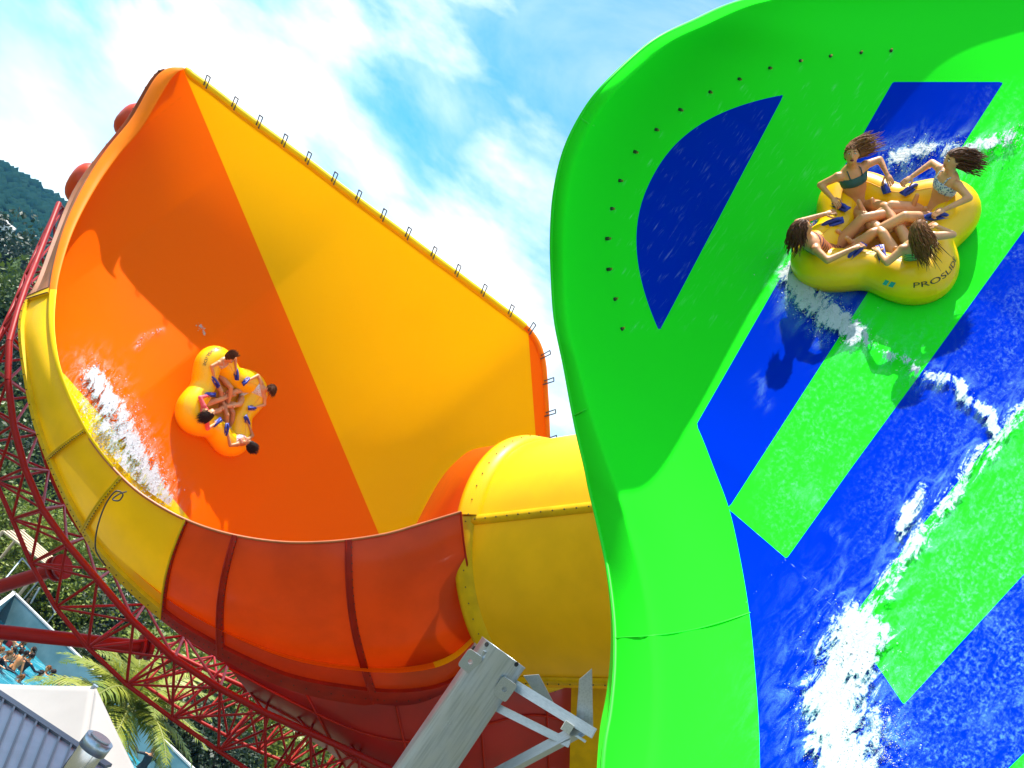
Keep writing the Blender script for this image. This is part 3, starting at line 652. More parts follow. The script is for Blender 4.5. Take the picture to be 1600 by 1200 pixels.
# ---------------------------------------------------------------- canopy, roof, vent
def canopy():
    mt = pm('canopy_fabric', (.34, .328, .31), .7, var=.05, scale=.8, bump=.15, bscale=1.2, trans=.15)
    pk = A3(at(149, 1072, 23.0)); E = empty('shade_canopy', (pk[0], pk[1], 0)); tag(E, 'off white fabric shade canopy with a peaked corner beside the palm', 'canopy')
    # four-sided tensioned roof: hip points by bearing
    c1 = A3(at(-120, 1058, 23.5)); c2 = A3(at(255, 1290, 20.0)); c3 = A3(at(110, 1330, 19.0)); c4 = A3(at(-150, 1130, 20.5))
    def sheet(a, b, c, d, sag, name):
        u = np.linspace(0, 1, 24); U, V = np.meshgrid(u, u, indexing='ij'); U, V = U[..., None], V[..., None]
        P = (a*(1-U)+b*U)*(1-V)+(d*(1-U)+c*U)*V; P[..., 2] -= sag*(np.sin(np.pi*U)*(.4+.6*np.sin(np.pi*V)))[..., 0]*1.0
        o = grid(name, P, mt, E); s = o.modifiers.new('thickness', 'SOLIDIFY'); s.thickness = .02; return o
    sheet(c1, pk, c3, c4, .18, 'fabric_panel'); sheet(pk, c2, c2*.5+c3*.5, c3, .05, 'fabric_panel')
    cap = at(151, 1071, 22.98); rod('mast', (pk[0], pk[1], GZ), pk+np.array([0, 0, .02]), .07, M_GALV, E)
    rod('mast', (c3[0], c3[1], GZ), c3, .07, M_GALV, E); rod('mast', (c1[0], c1[1], GZ), c1, .07, M_GALV, E); rod('mast', (c2[0], c2[1], GZ), c2, .07, M_GALV, E)
canopy()
def metal_roof():
    mr = pm('zinc_roof', (.34, .37, .42), .38, metal=.35, var=.1, scale=1.5); ms = pm('zinc_seam', (.15, .16, .18), .45, metal=.4)
    wallm = pm('kiosk_wall', (.40, .37, .33), .8)
    a, b, c, d = at(-60, 1048, 17.5), at(168, 1200, 16.0), at(120, 1330, 13.0), at(-110, 1170, 14.5)
    E = empty('kiosk_building', (*(a+c)[:2]/2, GZ)); tag(E, 'kiosk with a grey standing seam metal roof below the canopy', 'building')
    n = 13
    nrm = np.cross(b-a, d-a); nrm /= np.linalg.norm(nrm); nrm = nrm if nrm[2] > 0 else -nrm
    for i in range(n):
        u0, u1 = i/n, (i+1)/n; q = [a*(1-u0)+b*u0, a*(1-u1)+b*u1, d*(1-u1)+c*u1, d*(1-u0)+c*u0]
        V = np.array(q+[p-nrm*.05 for p in q]); mesh_obj('roof_panel', V, [(0,1,2,3),(7,6,5,4),(0,4,5,1),(1,5,6,2),(2,6,7,3),(3,7,4,0)], mr, E, False)
        bar('roof_seam', q[0]+nrm*.02, q[3]+nrm*.02, .035, .05, ms, E, nrm)
    bar('ridge_cap', a+nrm*.03, b+nrm*.03, .16, .05, ms, E, nrm)
    lo = [np.array([p[0], p[1], GZ]) for p in (a, b, c, d)]; up = [p-nrm*.08 for p in (a, b, c, d)]
    for i in range(4):
        j = (i+1) % 4; mesh_obj('wall', np.array([lo[i], lo[j], up[j], up[i]]), [(0, 1, 2, 3)], wallm, E, False)
    # vent
    V0 = at(128, 1192, 14.9); ve = empty('roof_vent', V0); tag(ve, 'shiny metal flue vent with a collar on the kiosk roof', 'vent')
    ch = pm('chrome', (.62, .62, .62), .16, metal=1, var=.05); up_ = Vector((0, 0, 1))
    rod('flue', Vector(V0)-up_*.6, Vector(V0)+up_*.30, .20, ch, ve, 28); rod('collar', Vector(V0)+up_*.22, Vector(V0)+up_*.42, .225, M_GALV, ve, 28); rod('cap', Vector(V0)+up_*.42, Vector(V0)+up_*.45, .16, pm('vent_cap', (.6, .6, .58), .5), ve, 28)
metal_roof()
# timber deck seen through the truss
def deck():
    mw = pm('pale_timber', (.50, .40, .26), .8, var=.2, scale=5); a, b, c, d = at(3, 832, 40), at(40, 832, 42), at(72, 874, 40), at(68, 880, 39)
    E = empty('timber_deck', (*a[:2], GZ)); tag(E, 'small pale timber boarded roof among the shrubs left of the truss', 'deck')
    u = at(5, 830, 40.0); v = at(70, 880, 40.0); w = at(38, 828, 41.5)-u; k = 6
    for i in range(k):
        o = w*(i/k); bar('board', u+o, v+o*.75, np.linalg.norm(w)/k*.86, .06, mw, E, (0, 0, 1))
    for q in (u, v, u+w, v+w*.75): rod('post', (q[0], q[1], GZ), q, .07, mw, E)
deck()
def rail():
    E = empty('handrail', on_z(40, 905, 1.5)); tag(E, 'thin grey metal handrail on the shrub bank above the pool', 'railing'); m = pm('grey_rail', (.40, .47, .5), .5, metal=.5)
    P = [at(8, 905, 39), at(35, 872, 40), at(62, 905, 40), at(86, 958, 40)]
    for p, q in zip(P[:-1], P[1:]): rod('rail', p, q, .035, m, E, 8)
    for p in P: rod('post', (p[0], p[1], GZ), p, .035, m, E, 8)
    for p, q in ((at(48, 943, 39.6), at(62, 918, 39.8)),): rod('rail', p, q, .04, m, E, 8)
rail()
# ---------------------------------------------------------------- vegetation
def leaf_mat(name, a, b):
    m, nt, bb = mat_(name); n = noise_(nt, .9, 3); oi = nt.nodes.new('ShaderNodeObjectInfo')
    c = mixc(nt, mapr(nt, n, .35, .65), a, b); nt.links.new(c, bb.inputs['Base Color']); bb.inputs['Roughness'].default_value = .5
    add_trans(nt, bb, c, .25); return m
LM = [leaf_mat('leaf_bright', (.11, .17, .015), (.22, .27, .03)), leaf_mat('leaf_mid', (.05, .095, .015), (.10, .15, .025)), leaf_mat('leaf_dark', (.012, .032, .012), (.035, .06, .018))]
BARK = pm('bark', (.10, .075, .05), .9, var=.3, scale=8, bump=.4, bscale=14)
def crown_mesh(name, n, size, clumps, mat, seed):
    r = np.random.default_rng(seed); cc = r.standard_normal((clumps, 3)); cc /= np.linalg.norm(cc, axis=1)[:, None]; cc *= (r.uniform(.25, .85, clumps))[:, None]; cs = r.uniform(.22, .42, clumps)
    k = r.integers(0, clumps, n); d = r.standard_normal((n, 3)); d /= np.linalg.norm(d, axis=1)[:, None]; C = cc[k]+d*(cs[k]*r.uniform(.6, 1.05, n)**.5)[:, None]
    a = r.standard_normal((n, 3)); a /= np.linalg.norm(a, axis=1)[:, None]; b = np.cross(a, d+r.standard_normal((n, 3))*.6); b /= np.linalg.norm(b, axis=1)[:, None]+1e-9
    s = size*r.uniform(.6, 1.3, n)[:, None]
    V = np.stack([C-a*s, C+b*s*.5, C+a*s, C-b*s*.5], 1).reshape(-1, 3); F = np.arange(n*4).reshape(-1, 4)
    me = bpy.data.meshes.new(name); me.from_pydata(V.tolist(), [], F.tolist()); me.materials.append(mat); return me
CROWNS = [crown_mesh('crown', 6500, .045, 46, LM[i % 3], 20+i) for i in range(5)]
CROWNS[3].materials[0] = LM[0]; CROWNS[4].materials[0] = LM[2]
def tree(name, label, px, py, d, rad, ci, group, cat='tree', sq=1.0):
    p = at(px, py, d); gz = GZ if p[1] < 66 else float(hill_z(p[0], p[1])); E = empty(name, (p[0], p[1], gz)); tag(E, label, cat, group)
    top = Vector(p); tr = MB(); base = A3((p[0], p[1], gz-.2))
    tr.tube(np.array([base, base*.5+p*.5+A3((.1*rad, 0, 0)), p]), np.array([.075, .055, .03])*rad, 8)
    for k in range(5):
        a = random.uniform(0, 6.28); q = base*.35+p*.65; tr.tube(np.array([q, q+A3((math.cos(a)*.3*rad, math.sin(a)*.3*rad, .25*rad)), q+A3((math.cos(a)*.6*rad, math.sin(a)*.6*rad, .55*rad))]), np.array([.03, .02, .008])*rad, 6)
    tr.build('trunk', BARK, E, True)
    M = Matrix.Translation(top) @ Matrix.Rotation(random.uniform(0, 6.28), 4, 'Z') @ Matrix.Diagonal((rad, rad, rad*sq, 1)); link(bpy.data.objects.new('crown', CROWNS[ci]), E, M)
TR = [(25,500,70,5.0,1,'leafy tree highest at the left edge beside the truss pipes'),(45,590,62,4.2,2,'dark tree behind the left truss, below the highest one'),(8,660,58,3.8,1,'mid green tree at the left edge beside the yellow trough'),
 (60,735,52,3.6,4,'dark tree behind the truss beside the lowest yellow trough panel'),(10,770,50,3.2,1,'tree at the left edge just above the timber boards'),(5,430,95,6.0,2,'distant tree at the left edge under the hillside field')]
for x, y, d, r, c, lb in TR: tree('leafy_tree', lb, x, y, d, r, c, 'trees behind the truss')
SH = [(30,835,46,2.6,0,'bright shrub behind the timber boards'),(95,850,44,2.6,3,'bright shrub behind the truss above the thick strut'),(60,930,42,2.3,0,'bright shrub along the pool wall by the handrail'),(150,925,43,2.8,3,'bright shrub through the truss beside the yellow trough'),
 (110,985,41,2.2,0,'bright shrub just above the coping of the pool wall'),(185,985,41,2.6,2,'dark shrub through the truss over the long strut'),(235,1030,40,2.7,0,'green shrub through the truss below the first red panel'),(160,1040,38.5,1.7,4,'dark shrub behind the palm tips against the wall'),
 (310,1060,40,2.8,3,'green shrub through the lattice under the red panels'),(230,1090,38,2.2,4,'dark shrub behind the palm crown'),(390,1130,40,3.0,0,'green shrub behind the lattice at the bottom'),(290,1150,36,2.5,4,'dark shrub right of the palm, beyond the coping'),(345,1200,35,2.4,4,'dark shrub at the bottom edge below the lattice'),(470,1160,42,3.0,3,'green shrub at far right of the lattice')]
for x, y, d, r, c, lb in SH: tree('shrub', lb, x, y, d, r, c, 'shrubs beyond the pool wall', 'shrub', .85)
def palm():
    c = at(196, 1108, 27.0); E = empty('palm_tree', (c[0], c[1], GZ)); tag(E, 'feathery green palm tree beside the white canopy', 'palm tree')
    m = MB(); z = np.linspace(GZ-.2, c[2]-.1, 14); m.tube(np.stack([c[0]+0*z, c[1]+0*z, z], 1), .21+.02*(np.arange(14) % 2), 14); m.build('trunk', BARK, E, True)
    lm = leaf_mat('palm_leaf', (.13, .19, .015), (.28, .30, .03)); rm = pm('palm_rachis', (.25, .27, .07), .6)
    mes = []
    for v in range(4):
        r = np.random.default_rng(v+3); L = 2.5+.25*v; k = 46; s = np.linspace(0, 1, k); x = L*s; zz = .9*s*L*.55-.62*L*s**2.1
        path = np.stack([x, .08*np.sin(3*s+v), zz], 1); mm = MB(); mm.tube(path, np.linspace(.03, .006, k), 5); nr = len(mm.F)
        T = np.gradient(path, axis=0); T /= np.linalg.norm(T, axis=1)[:, None]
        for i in range(5, k):
            for sd in (-1, 1):
                ll = .58*math.sin(math.pi*min(1, .15+.85*s[i]))**.6*r.uniform(.85, 1.1)+.08; out = np.array([.55, sd*.85, -.1-.3*s[i]+r.uniform(-.15, .25)]); out = out/np.linalg.norm(out); dn = np.array([0, 0, -1.])
                b = path[i]; t = T[i]*.034; e = b+out*ll+dn*.12*ll; md = b+out*ll*.5+dn*.0
                mm.add([b-t*.6, b+t*.6, md+t*1.1, e, md-t*1.1], [(0, 1, 2, 4), (4, 2, 3)])
        me = bpy.data.meshes.new('frond'); me.from_pydata(np.vstack(mm.V).tolist(), [], mm.F); me.materials.append(lm); me.materials.append(rm)
        for p in me.polygons[:nr]: p.material_index = 1
        mes.append(me)
    for i in range(34):
        a = i*2.39996; el = R(66-74*(i/33.)); sc = random.uniform(.85, 1.08)
        M = Matrix.Translation(Vector(c)) @ Matrix.Rotation(a, 4, 'Z') @ Matrix.Rotation(-el+R(18), 4, 'Y') @ Matrix.Diagonal((sc, sc, sc, 1)); link(bpy.data.objects.new('frond', mes[i % 4]), E, M)
palm()
# houses on the hillside
def house(label, px, py, d, w, rot):
    p = at(px, py, d); E = empty('house', p); tag(E, label, 'house'); wm_ = pm('house_wall', (.65, .63, .58), .8); rm = pm('house_roof', (.42, .40, .38), .7); gm = pm('house_glass', (.05, .06, .08), .2)
    c, s = math.cos(rot), math.sin(rot); ex, ey, ez = A3((c, s, 0)), A3((-s, c, 0)), A3((0, 0, 1)); m = MB(); m.box(p+ez*w*.0, ex*w, ey*w*.6, ez*w*.6); m.build('wall', wm_, E)
    m = MB(); e = p+ez*w*.28; A = [e+ex*i*w*.55+ey*j*w*.36 for i in (-1, 1) for j in (-1, 1)]+[e+ex*i*w*.55+ez*w*.24 for i in (-1, 1)]; m.add(A, [(0, 2, 5, 4), (1, 4, 5, 3), (0, 4, 1), (2, 3, 5), (0, 1, 3, 2)]); m.build('roof', rm, E)
    for k in (-.3, 0, .3): m = MB(); m.box(p+ex*k*w-ey*w*.305, ex*w*.16, ey*.1, ez*w*.2); m.build('window', gm, E)
house('small white house high on the wooded hillside at the left edge', 10, 358, 235, 2.9, .3); house('tiny pale house lower on the hillside just left of the truss pipes', 28, 441, 150, 2.2, -.4); house('pale cottage roof on the hillside at the very left edge', 2, 348, 250, 2.6, .1)

def haze():
    m = bpy.data.materials.new('air'); m.use_nodes = True; nt = m.node_tree; nt.nodes.remove(nt.nodes['Principled BSDF']); v = nt.nodes.new('ShaderNodeVolumePrincipled'); v.inputs['Color'].default_value = (.10, .40, 1.0, 1); v.inputs['Density'].default_value = .00016; v.inputs['Anisotropy'].default_value = .1
    nt.links.new(v.outputs[0], nt.nodes['Material Output'].inputs['Volume']); b = MB(); b.box((0, 700, 48), (3400, 0, 0), (0, 1700, 0), (0, 0, 104)); o = b.build('haze', m); kind(o, 'stuff')
haze()
# ---------------------------------------------------------------- rafts
M_RAFT = pm('raft_vinyl', (.95, .50, .0), .34, coat=.12, spec=.3, var=.05, scale=3, bump=.06, bscale=6)
M_RFLOOR = pm('raft_floor_vinyl', (.85, .38, .008), .5, var=.08, scale=4, bump=.12, bscale=9)
M_HANDLE = pm('blue_handle', (.012, .03, .30), .45, var=.15, scale=20)
M_INK = pm('black_ink', (.015, .015, .015), .6); M_TEAL = pm('teal_ink', (.01, .30, .36), .5)
AT_ = .235
def r_out(t): return .95+.165*np.cos(4*t)+.02*np.cos(8*t)
def raft_pt(t, ph, extra=0.0):
    """point of the clover tube: t round the raft, ph round the tube (0 = outward, pi/2 = up)"""
    t = np.asarray(t, float); ph = np.asarray(ph, float); a = AT_*(1.06+.06*np.cos(4*t)); rc = r_out(t)-a
    e = 1e-3; dr = ((r_out(t+e)-AT_)-(r_out(t-e)-AT_))/(2*e)
    tx, ty = dr*np.cos(t)-rc*np.sin(t), dr*np.sin(t)+rc*np.cos(t); l = np.hypot(tx, ty); nx, ny = ty/l, -tx/l
    k = (a+extra)*np.cos(ph); return np.stack([rc*np.cos(t)+nx*k, rc*np.sin(t)+ny*k, a+(a+extra)*np.sin(ph)*1.04+0*t], -1)
def text_mesh(s, size):
    c = bpy.data.curves.new('txt', 'FONT'); c.body = s; c.size = size; c.align_x = 'CENTER'; c.align_y = 'CENTER'
    o = bpy.data.objects.new('txt', c); COL.objects.link(o); dg = bpy.context.evaluated_depsgraph_get(); me = bpy.data.meshes.new_from_object(o.evaluated_get(dg))
    V = np.array([v.co[:] for v in me.vertices]); F = [tuple(p.vertices) for p in me.polygons]; bpy.data.objects.remove(o); return V, F
def raft(label, px, py, A_, B_, surf, dmin, logo_t, sink=0.10, tilt=0.0):
    cv = lambda a: Vector(a[0]*nCR+a[1]*nCU-a[2]*nFW)
    X = cv(A_).normalized(); Y = cv(B_); Y = (Y-X*Y.dot(X)).normalized(); Z = X.cross(Y)
    Rm = Matrix((X, Y, Z)).transposed(); Rm = Matrix.Rotation(R(tilt), 3, Z.cross(Vector((0, 0, 1))).normalized()) @ Rm
    d = dmin; tt_ = np.linspace(0, 2*np.pi, 48, endpoint=False); base = np.vstack([raft_pt(tt_, np.full(48, -np.pi/2)), raft_pt(tt_, np.full(48, -.6))])@np.array(Rm).T
    # slide away from the viewer until the tube touches the slide
    while d < 25:
        P = base+at(px, py, d); hit = False
        for p in P[::3]:
            bx, by = bearing(p); q, n = surf(float(bx), float(by))
            if (p-q)@n < -sink: hit = True; break
        if hit: break
        d += .04
    M = Matrix.Translation(Vector(at(px, py, d))) @ Rm.to_4x4(); E = empty('inflatable_raft', mat=M); tag(E, label, 'raft', 'clover shaped four seat rafts')
    tow = lambda V: np.asarray(V)@np.array(M)[:3, :3].T+np.array(M)[:3, 3]
    T, PH = np.meshgrid(np.linspace(0, 2*np.pi, 161), np.linspace(0, 2*np.pi, 33), indexing='ij')
    grid('inflated_tube', tow(raft_pt(T, PH)), M_RAFT, E)
    # seat backs: a welded seam line round the top and the cushioned floor
    r = np.linspace(0, 1, 14)[None, :]; t = np.linspace(0, 2*np.pi, 121)[:, None]; rf = (r_out(t)-AT_*1.2)*r
    P = np.stack([rf*np.cos(t), rf*np.sin(t), .16+.05*np.sin(9*rf*np.cos(t))*np.sin(9*rf*np.sin(t))+.10*r**4+0*t], -1); grid('cushion_floor', tow(P), M_RFLOOR, E)
    for k in range(4):      # reclining seat pads in the lobes
        th = k*np.pi/2; u, v = np.meshgrid(np.linspace(-1, 1, 15), np.linspace(0, 1, 11), indexing='ij'); lx = .50+.28*v; lz = .19+.32*v**1.6-.03*u**2; w = .25*(1-.2*v)
        lx = lx-.05*u**2+.03*np.cos(u*1.5); Q = np.stack([lx*math.cos(th)-u*w*math.sin(th), lx*math.sin(th)+u*w*math.cos(th), lz+.04*np.cos(u*1.5)], -1); grid('seat_pad', tow(Q), M_RFLOOR, E)
    sweep('weld_seam', tow(raft_pt(np.linspace(0, 2*np.pi, 161), np.full(161, np.pi/2+.25), -.001)), .006, M_RFLOOR, E, 5)
    for k in range(4):
        for sd in (-1, 1):
            th = k*np.pi/2+sd*.56; c = raft_pt(th, np.pi/2+.15); tg = raft_pt(th+.05, np.pi/2+.15)-raft_pt(th-.05, np.pi/2+.15); tg /= np.linalg.norm(tg); rad = A3((math.cos(th), math.sin(th), -.25)); ax_ = rad*.8+tg*sd*-.25; ax_ /= np.linalg.norm(ax_)
            m = MB(); s = np.linspace(-1, 1, 9); up = np.array([-.25*math.cos(th), -.25*math.sin(th), 1]); up /= np.linalg.norm(up)
            m.tube(tow(np.array([c+ax_*.125*q+up*(.055*(1-q**4)-.005) for q in s])), .024, 8)
            sdv = np.cross(ax_, up); m.box(tow(c[None]+up*.004)[0], (tow(ax_[None])-tow(np.zeros((1, 3))))[0]*.27, (tow(sdv[None])-tow(np.zeros((1, 3))))[0]*.10, (tow(up[None])-tow(np.zeros((1, 3))))[0]*.022)
            m.build('grab_handle', M_HANDLE, E, True)
    V, F = text_mesh('PROSLIDE', .072)
    def wrap(V, t0, ph0):
        rr_ = 1.0; return tow(raft_pt(t0+V[:, 0]/1.02, np.full(len(V), ph0)+V[:, 1]/AT_, .004))
    mesh_obj('lettering', wrap(V*A3((1.15, 1, 1)), logo_t, .62), F, M_INK, E, False)
    V, F = text_mesh('.....', .05); mesh_obj('lettering', wrap(V+A3((.1, -.09, 0)), logo_t, .62), F, M_INK, E, False)
    sq = lambda x0, y0, w: (np.array([(x0, y0, 0), (x0+w*.7, y0, 0), (x0+w, y0+w, 0), (x0+w*.3, y0+w, 0)]), [(0, 1, 2, 3)])
    for x0 in (-.40, -.345): V, F = sq(x0, -.04, .055); mesh_obj('logo', wrap(V, logo_t, .60), F, M_TEAL, E, False)
    return E, M
GR, GRM = raft('yellow clover raft carrying four riders across the green slide', 1383, 392, (30, -80, 73.4), (100, 50, 13.6), green_at, 8.5, .06, tilt=6)
OR, ORM = raft('yellow clover raft carrying four riders high on the orange wall', 334, 628, (13, -78, -18), (39, 21, -66), orange_at, 14.0, math.pi+.1)
# ---------------------------------------------------------------- people
def skin_mat(name, c): return pm(name, c, .48, var=.07, scale=9, sss=.12)
SKIN = [skin_mat('skin_a', (.60, .25, .095)), skin_mat('skin_b', (.66, .30, .13)), skin_mat('skin_c', (.48, .20, .08))]
HAIRM = [pm('hair_brown', (.085, .026, .007), .6, spec=.2, var=.4, scale=30), pm('hair_dark', (.022, .010, .006), .6, spec=.2, var=.4, scale=30), pm('hair_light', (.18, .065, .015), .6, spec=.2, var=.4, scale=30)]
M_EYE = pm('eye_white', (.75, .73, .70), .3); M_PUP = pm('pupil', (.02, .012, .01), .2); M_LIP = pm('lips', (.42, .08, .07), .4); M_MOUTH = pm('mouth_dark', (.12, .01, .012), .5)
def capsule(p0, p1, r0, r1, n=12):
    p0, p1 = A3(p0), A3(p1); d = p1-p0; l = np.linalg.norm(d)+1e-9; d = d/l
    s = np.linspace(-math.pi/2, 0, 5); s2 = np.linspace(0, math.pi/2, 5); pts = [(p0+d*r0*math.sin(a), max(r0*math.cos(a), 1e-4)) for a in s]+[(p1+d*r1*math.sin(a), max(r1*math.cos(a), 1e-4)) for a in s2]
    x = np.cross(d, [.3, .5, .8]); x /= np.linalg.norm(x); y = np.cross(d, x); a = np.linspace(0, 2*np.pi, n, endpoint=False)
    V = np.vstack([c+r*(np.cos(a)[:, None]*x+np.sin(a)[:, None]*y) for c, r in pts]); F = grid_faces(len(pts), n, True).tolist(); k = len(pts); F += [list(range(n))[::-1], list(range((k-1)*n, k*n))]
    return V, F
def ellips(c, ax_): V = ICO2_V@np.array(ax_)+A3(c); return V, ICO2_F.tolist()
def hand_frame(w, d, up):
    d = d/np.linalg.norm(d); s = np.cross(up, d); s /= np.linalg.norm(s)+1e-9; u = np.cross(d, s); return d, s, u
def person(label, M, J, skin, hair, suit, look, hairstyle, voxel=.0115, group=None, fingers=True, curl=.9, hair_dir=(0, 0, -1), hair_len=.3, seed=0, cat='person'):
    """J: joint positions in the person's own frame (x forward, y left, z up)"""
    g = {k: A3(v) for k, v in J.items()}; mb = MB(); add = lambda t: mb.add(*t)
    pel, chest, neck, head = g['pelvis'], g['chest'], g['neck'], g['head']
    up_t = neck-pel; up_t /= np.linalg.norm(up_t); lat = g['sh_l']-g['sh_r']; lat -= up_t*(lat@up_t); lat /= np.linalg.norm(lat); fr = np.cross(lat, up_t)
    # torso: elliptical sections up the spine
    secs = [(-.10, .12, .085, 0), (-.03, .165, .115, .0), (.05, .16, .11, 0), (.16, .125, .088, .0), (.25, .135, .092, .005), (.35, .155, .105, .01), (.43, .165, .095, 0), (.485, .12, .07, -.01), (.52, .06, .05, -.01)]
    L = np.linalg.norm(neck-pel)/.5; a = np.linspace(0, 2*np.pi, 20, endpoint=False); rows = []
    for h, rx, ry, off in secs: rows.append(pel+up_t*h*L+fr*off+rx*np.cos(a)[:, None]*lat+ry*np.sin(a)[:, None]*fr)
    n = 20; mb.add(np.vstack(rows), grid_faces(len(rows), n, True).tolist()+[list(range(n))[::-1], list(range((len(rows)-1)*n, len(rows)*n))])
    lk = A3(look); lk /= np.linalg.norm(lk); hu = head-neck; hu = hu-lk*(hu@lk); hu /= np.linalg.norm(hu); hl = np.cross(hu, lk)
    add(capsule(neck-up_t*.05, head-hu*.03, .055, .052)); add(ellips(head, np.stack([hl*.073, lk*.092, hu*.108]))); add(ellips(head+lk*.022-hu*.055, np.stack([hl*.055, lk*.065, hu*.062])))
    add(capsule(head+lk*.090+hu*.012, head+lk*.104-hu*.022, .010, .015, 8)); add(ellips(head-hu*.01+hl*.074, np.stack([hl*.012, lk*.02, hu*.03]))); add(ellips(head-hu*.01-hl*.074, np.stack([hl*.012, lk*.02, hu*.03])))
    for s in 'lr':
        sh, el, ha, hi, kn, an = (g[k+'_'+s] for k in ('sh', 'el', 'ha', 'hip', 'kn', 'an'))
        add(capsule(chest*.35+sh*.65, sh, .06, .056)); add(capsule(sh, el, .049, .038)); add(capsule(el, ha, .039, .026)); add(capsule(hi, kn, .088, .057)); add(capsule(kn, kn*.65+an*.35, .056, .057)); add(capsule(kn*.65+an*.35, an, .057, .036))
        toe = g.get('toe_'+s, an+A3((.06, 0, .17))); add(capsule(an-(toe-an)*.25, toe, .036, .026))
        d, sd, u = hand_frame(ha, ha-el, up_t); add(ellips(ha+d*.05, np.stack([d*.055, sd*.042, u*.018])))
    bm = bmesh.new(); me = bpy.data.meshes.new('body'); me.from_pydata(np.vstack(mb.V).tolist(), [], mb.F); bm.free()
    o = bpy.data.objects.new('tmp', me); COL.objects.link(o); r = o.modifiers.new('r', 'REMESH'); r.mode = 'VOXEL'; r.voxel_size = voxel; sm = o.modifiers.new('s', 'SMOOTH'); sm.factor = .5; sm.iterations = 3
    dg = bpy.context.evaluated_depsgraph_get(); ev = bpy.data.meshes.new_from_object(o.evaluated_get(dg)); bpy.data.objects.remove(o)
    V = np.zeros(len(ev.vertices)*3); ev.vertices.foreach_get('co', V); V = V.reshape(-1, 3); Nn = np.zeros(len(ev.vertices)*3); ev.vertices.foreach_get('normal', Nn); Nn = Nn.reshape(-1, 3)
    F = [tuple(p.vertices) for p in ev.polygons]
    fm = MB(); fm.add(V, F)
    if fingers:
        for s in 'lr':
            el, ha = g['el_'+s], g['ha_'+s]; d, sd, u = hand_frame(ha, ha-el, up_t); side = 1 if s == 'l' else -1
            for k, (off, ln) in enumerate(((-.030, .066), (-.010, .076), (.010, .072), (.029, .056))):
                b = ha+d*.095+sd*off; c1 = b+d*ln*.45-u*ln*.15*curl; c2 = c1+d*ln*.15-u*ln*.38*curl; c3 = c2-d*ln*.15*curl-u*ln*.22
                fm.add(*capsule(b-d*.02, c1, .0095, .009, 7)); fm.add(*capsule(c1, c2, .009, .008, 7)); fm.add(*capsule(c2, c3, .008, .007, 7))
            b = ha+d*.03-sd*.036*side; c1 = b+d*.03-sd*.028*side-u*.012; c2 = c1+d*.03-u*.02; fm.add(*capsule(b, c1, .012, .010, 7)); fm.add(*capsule(c1, c2, .010, .008, 7))
    me = bpy.data.meshes.new('person'); me.from_pydata(np.vstack(fm.V).tolist(), [], fm.F); me.polygons.foreach_set('use_smooth', [True]*len(me.polygons)); me.materials.append(skin)
    body = bpy.data.objects.new('person', me); COL.objects.link(body); body.matrix_world = M; WM[body] = M.copy(); tag(body, label, cat, group)
    tow = lambda P: np.asarray(P)@np.array(M)[:3, :3].T+np.array(M)[:3, 3]
    # swimwear: body faces inside the garment's region, lifted off the skin
    fc = np.array([V[list(f)].mean(0) for f in F]); rel = fc-pel; h = rel@up_t/L; ly = rel@lat; lf = rel@fr
    def dseg(p, q): e = q-p; t = np.clip(((fc-p)@e)/(e@e), 0, 1); return np.linalg.norm(fc-p-t[:, None]*e, axis=1)
    arm = np.minimum.reduce([np.minimum(dseg(g['sh_'+s]*.8+g['el_'+s]*.2, g['el_'+s])-.062, dseg(g['el_'+s], g['ha_'+s])-.06) for s in 'lr']) < 0
    leg = np.minimum.reduce([dseg(g['hip_'+s]*.66+g['kn_'+s]*.34, g['kn_'+s])-.095 for s in 'lr']) < 0
    tor = ~arm & ~leg & (np.abs(ly) < .2) & (np.abs(lf) < .2)
    regs = {'bikini': [tor & (h > .30) & (h < .405), tor & (h > -.2) & (h < .035)], 'one_piece': [tor & (h > -.2) & (h < .41)], 'rash': [(tor & (h > .0) & (h < .47)) | (dseg(g['sh_l'], g['el_l']) < .066) | (dseg(g['sh_r'], g['el_r']) < .066) | ((dseg(g['el_l'], g['ha_l']*.9+g['el_l']*.1) < .055)), tor & (h > -.2) & (h <= .0)],
            'shorts': [(tor & (h > -.2) & (h < .06)) | (np.minimum(dseg(g['hip_l'], g['hip_l']*.4+g['kn_l']*.6), dseg(g['hip_r'], g['hip_r']*.4+g['kn_r']*.6)) < .11) & (h < .06)], 'wetsuit': [(h < .47)]}
    st, mats = suit
    for i, mk in enumerate(regs.get(st, [])):
        fs = [F[k] for k in np.nonzero(mk)[0]]
        if not fs: continue
        ids = sorted({v for f in fs for v in f}); mp = {v: k for k, v in enumerate(ids)}; VV = V[ids]+Nn[ids]*.006
        so_ = mesh_obj('swimsuit', tow(VV), [tuple(mp[v] for v in f) for f in fs], mats[min(i, len(mats)-1)], body); md = so_.modifiers.new('thickness', 'SOLIDIFY'); md.thickness = .008
    if st == 'bikini':
        m = MB()
        for s, q in (('l', 1), ('r', -1)): m.tube(np.array([pel+up_t*.40*L+fr*.105+lat*.07*q, pel+up_t*.48*L+fr*.075+lat*.075*q, pel+up_t*.50*L+lat*.06*q-fr*.02, pel+up_t*.44*L-fr*.095+lat*.06*q]), .007, 5)
        mesh_obj('strap', tow(np.vstack(m.V)), m.F, mats[0], body)
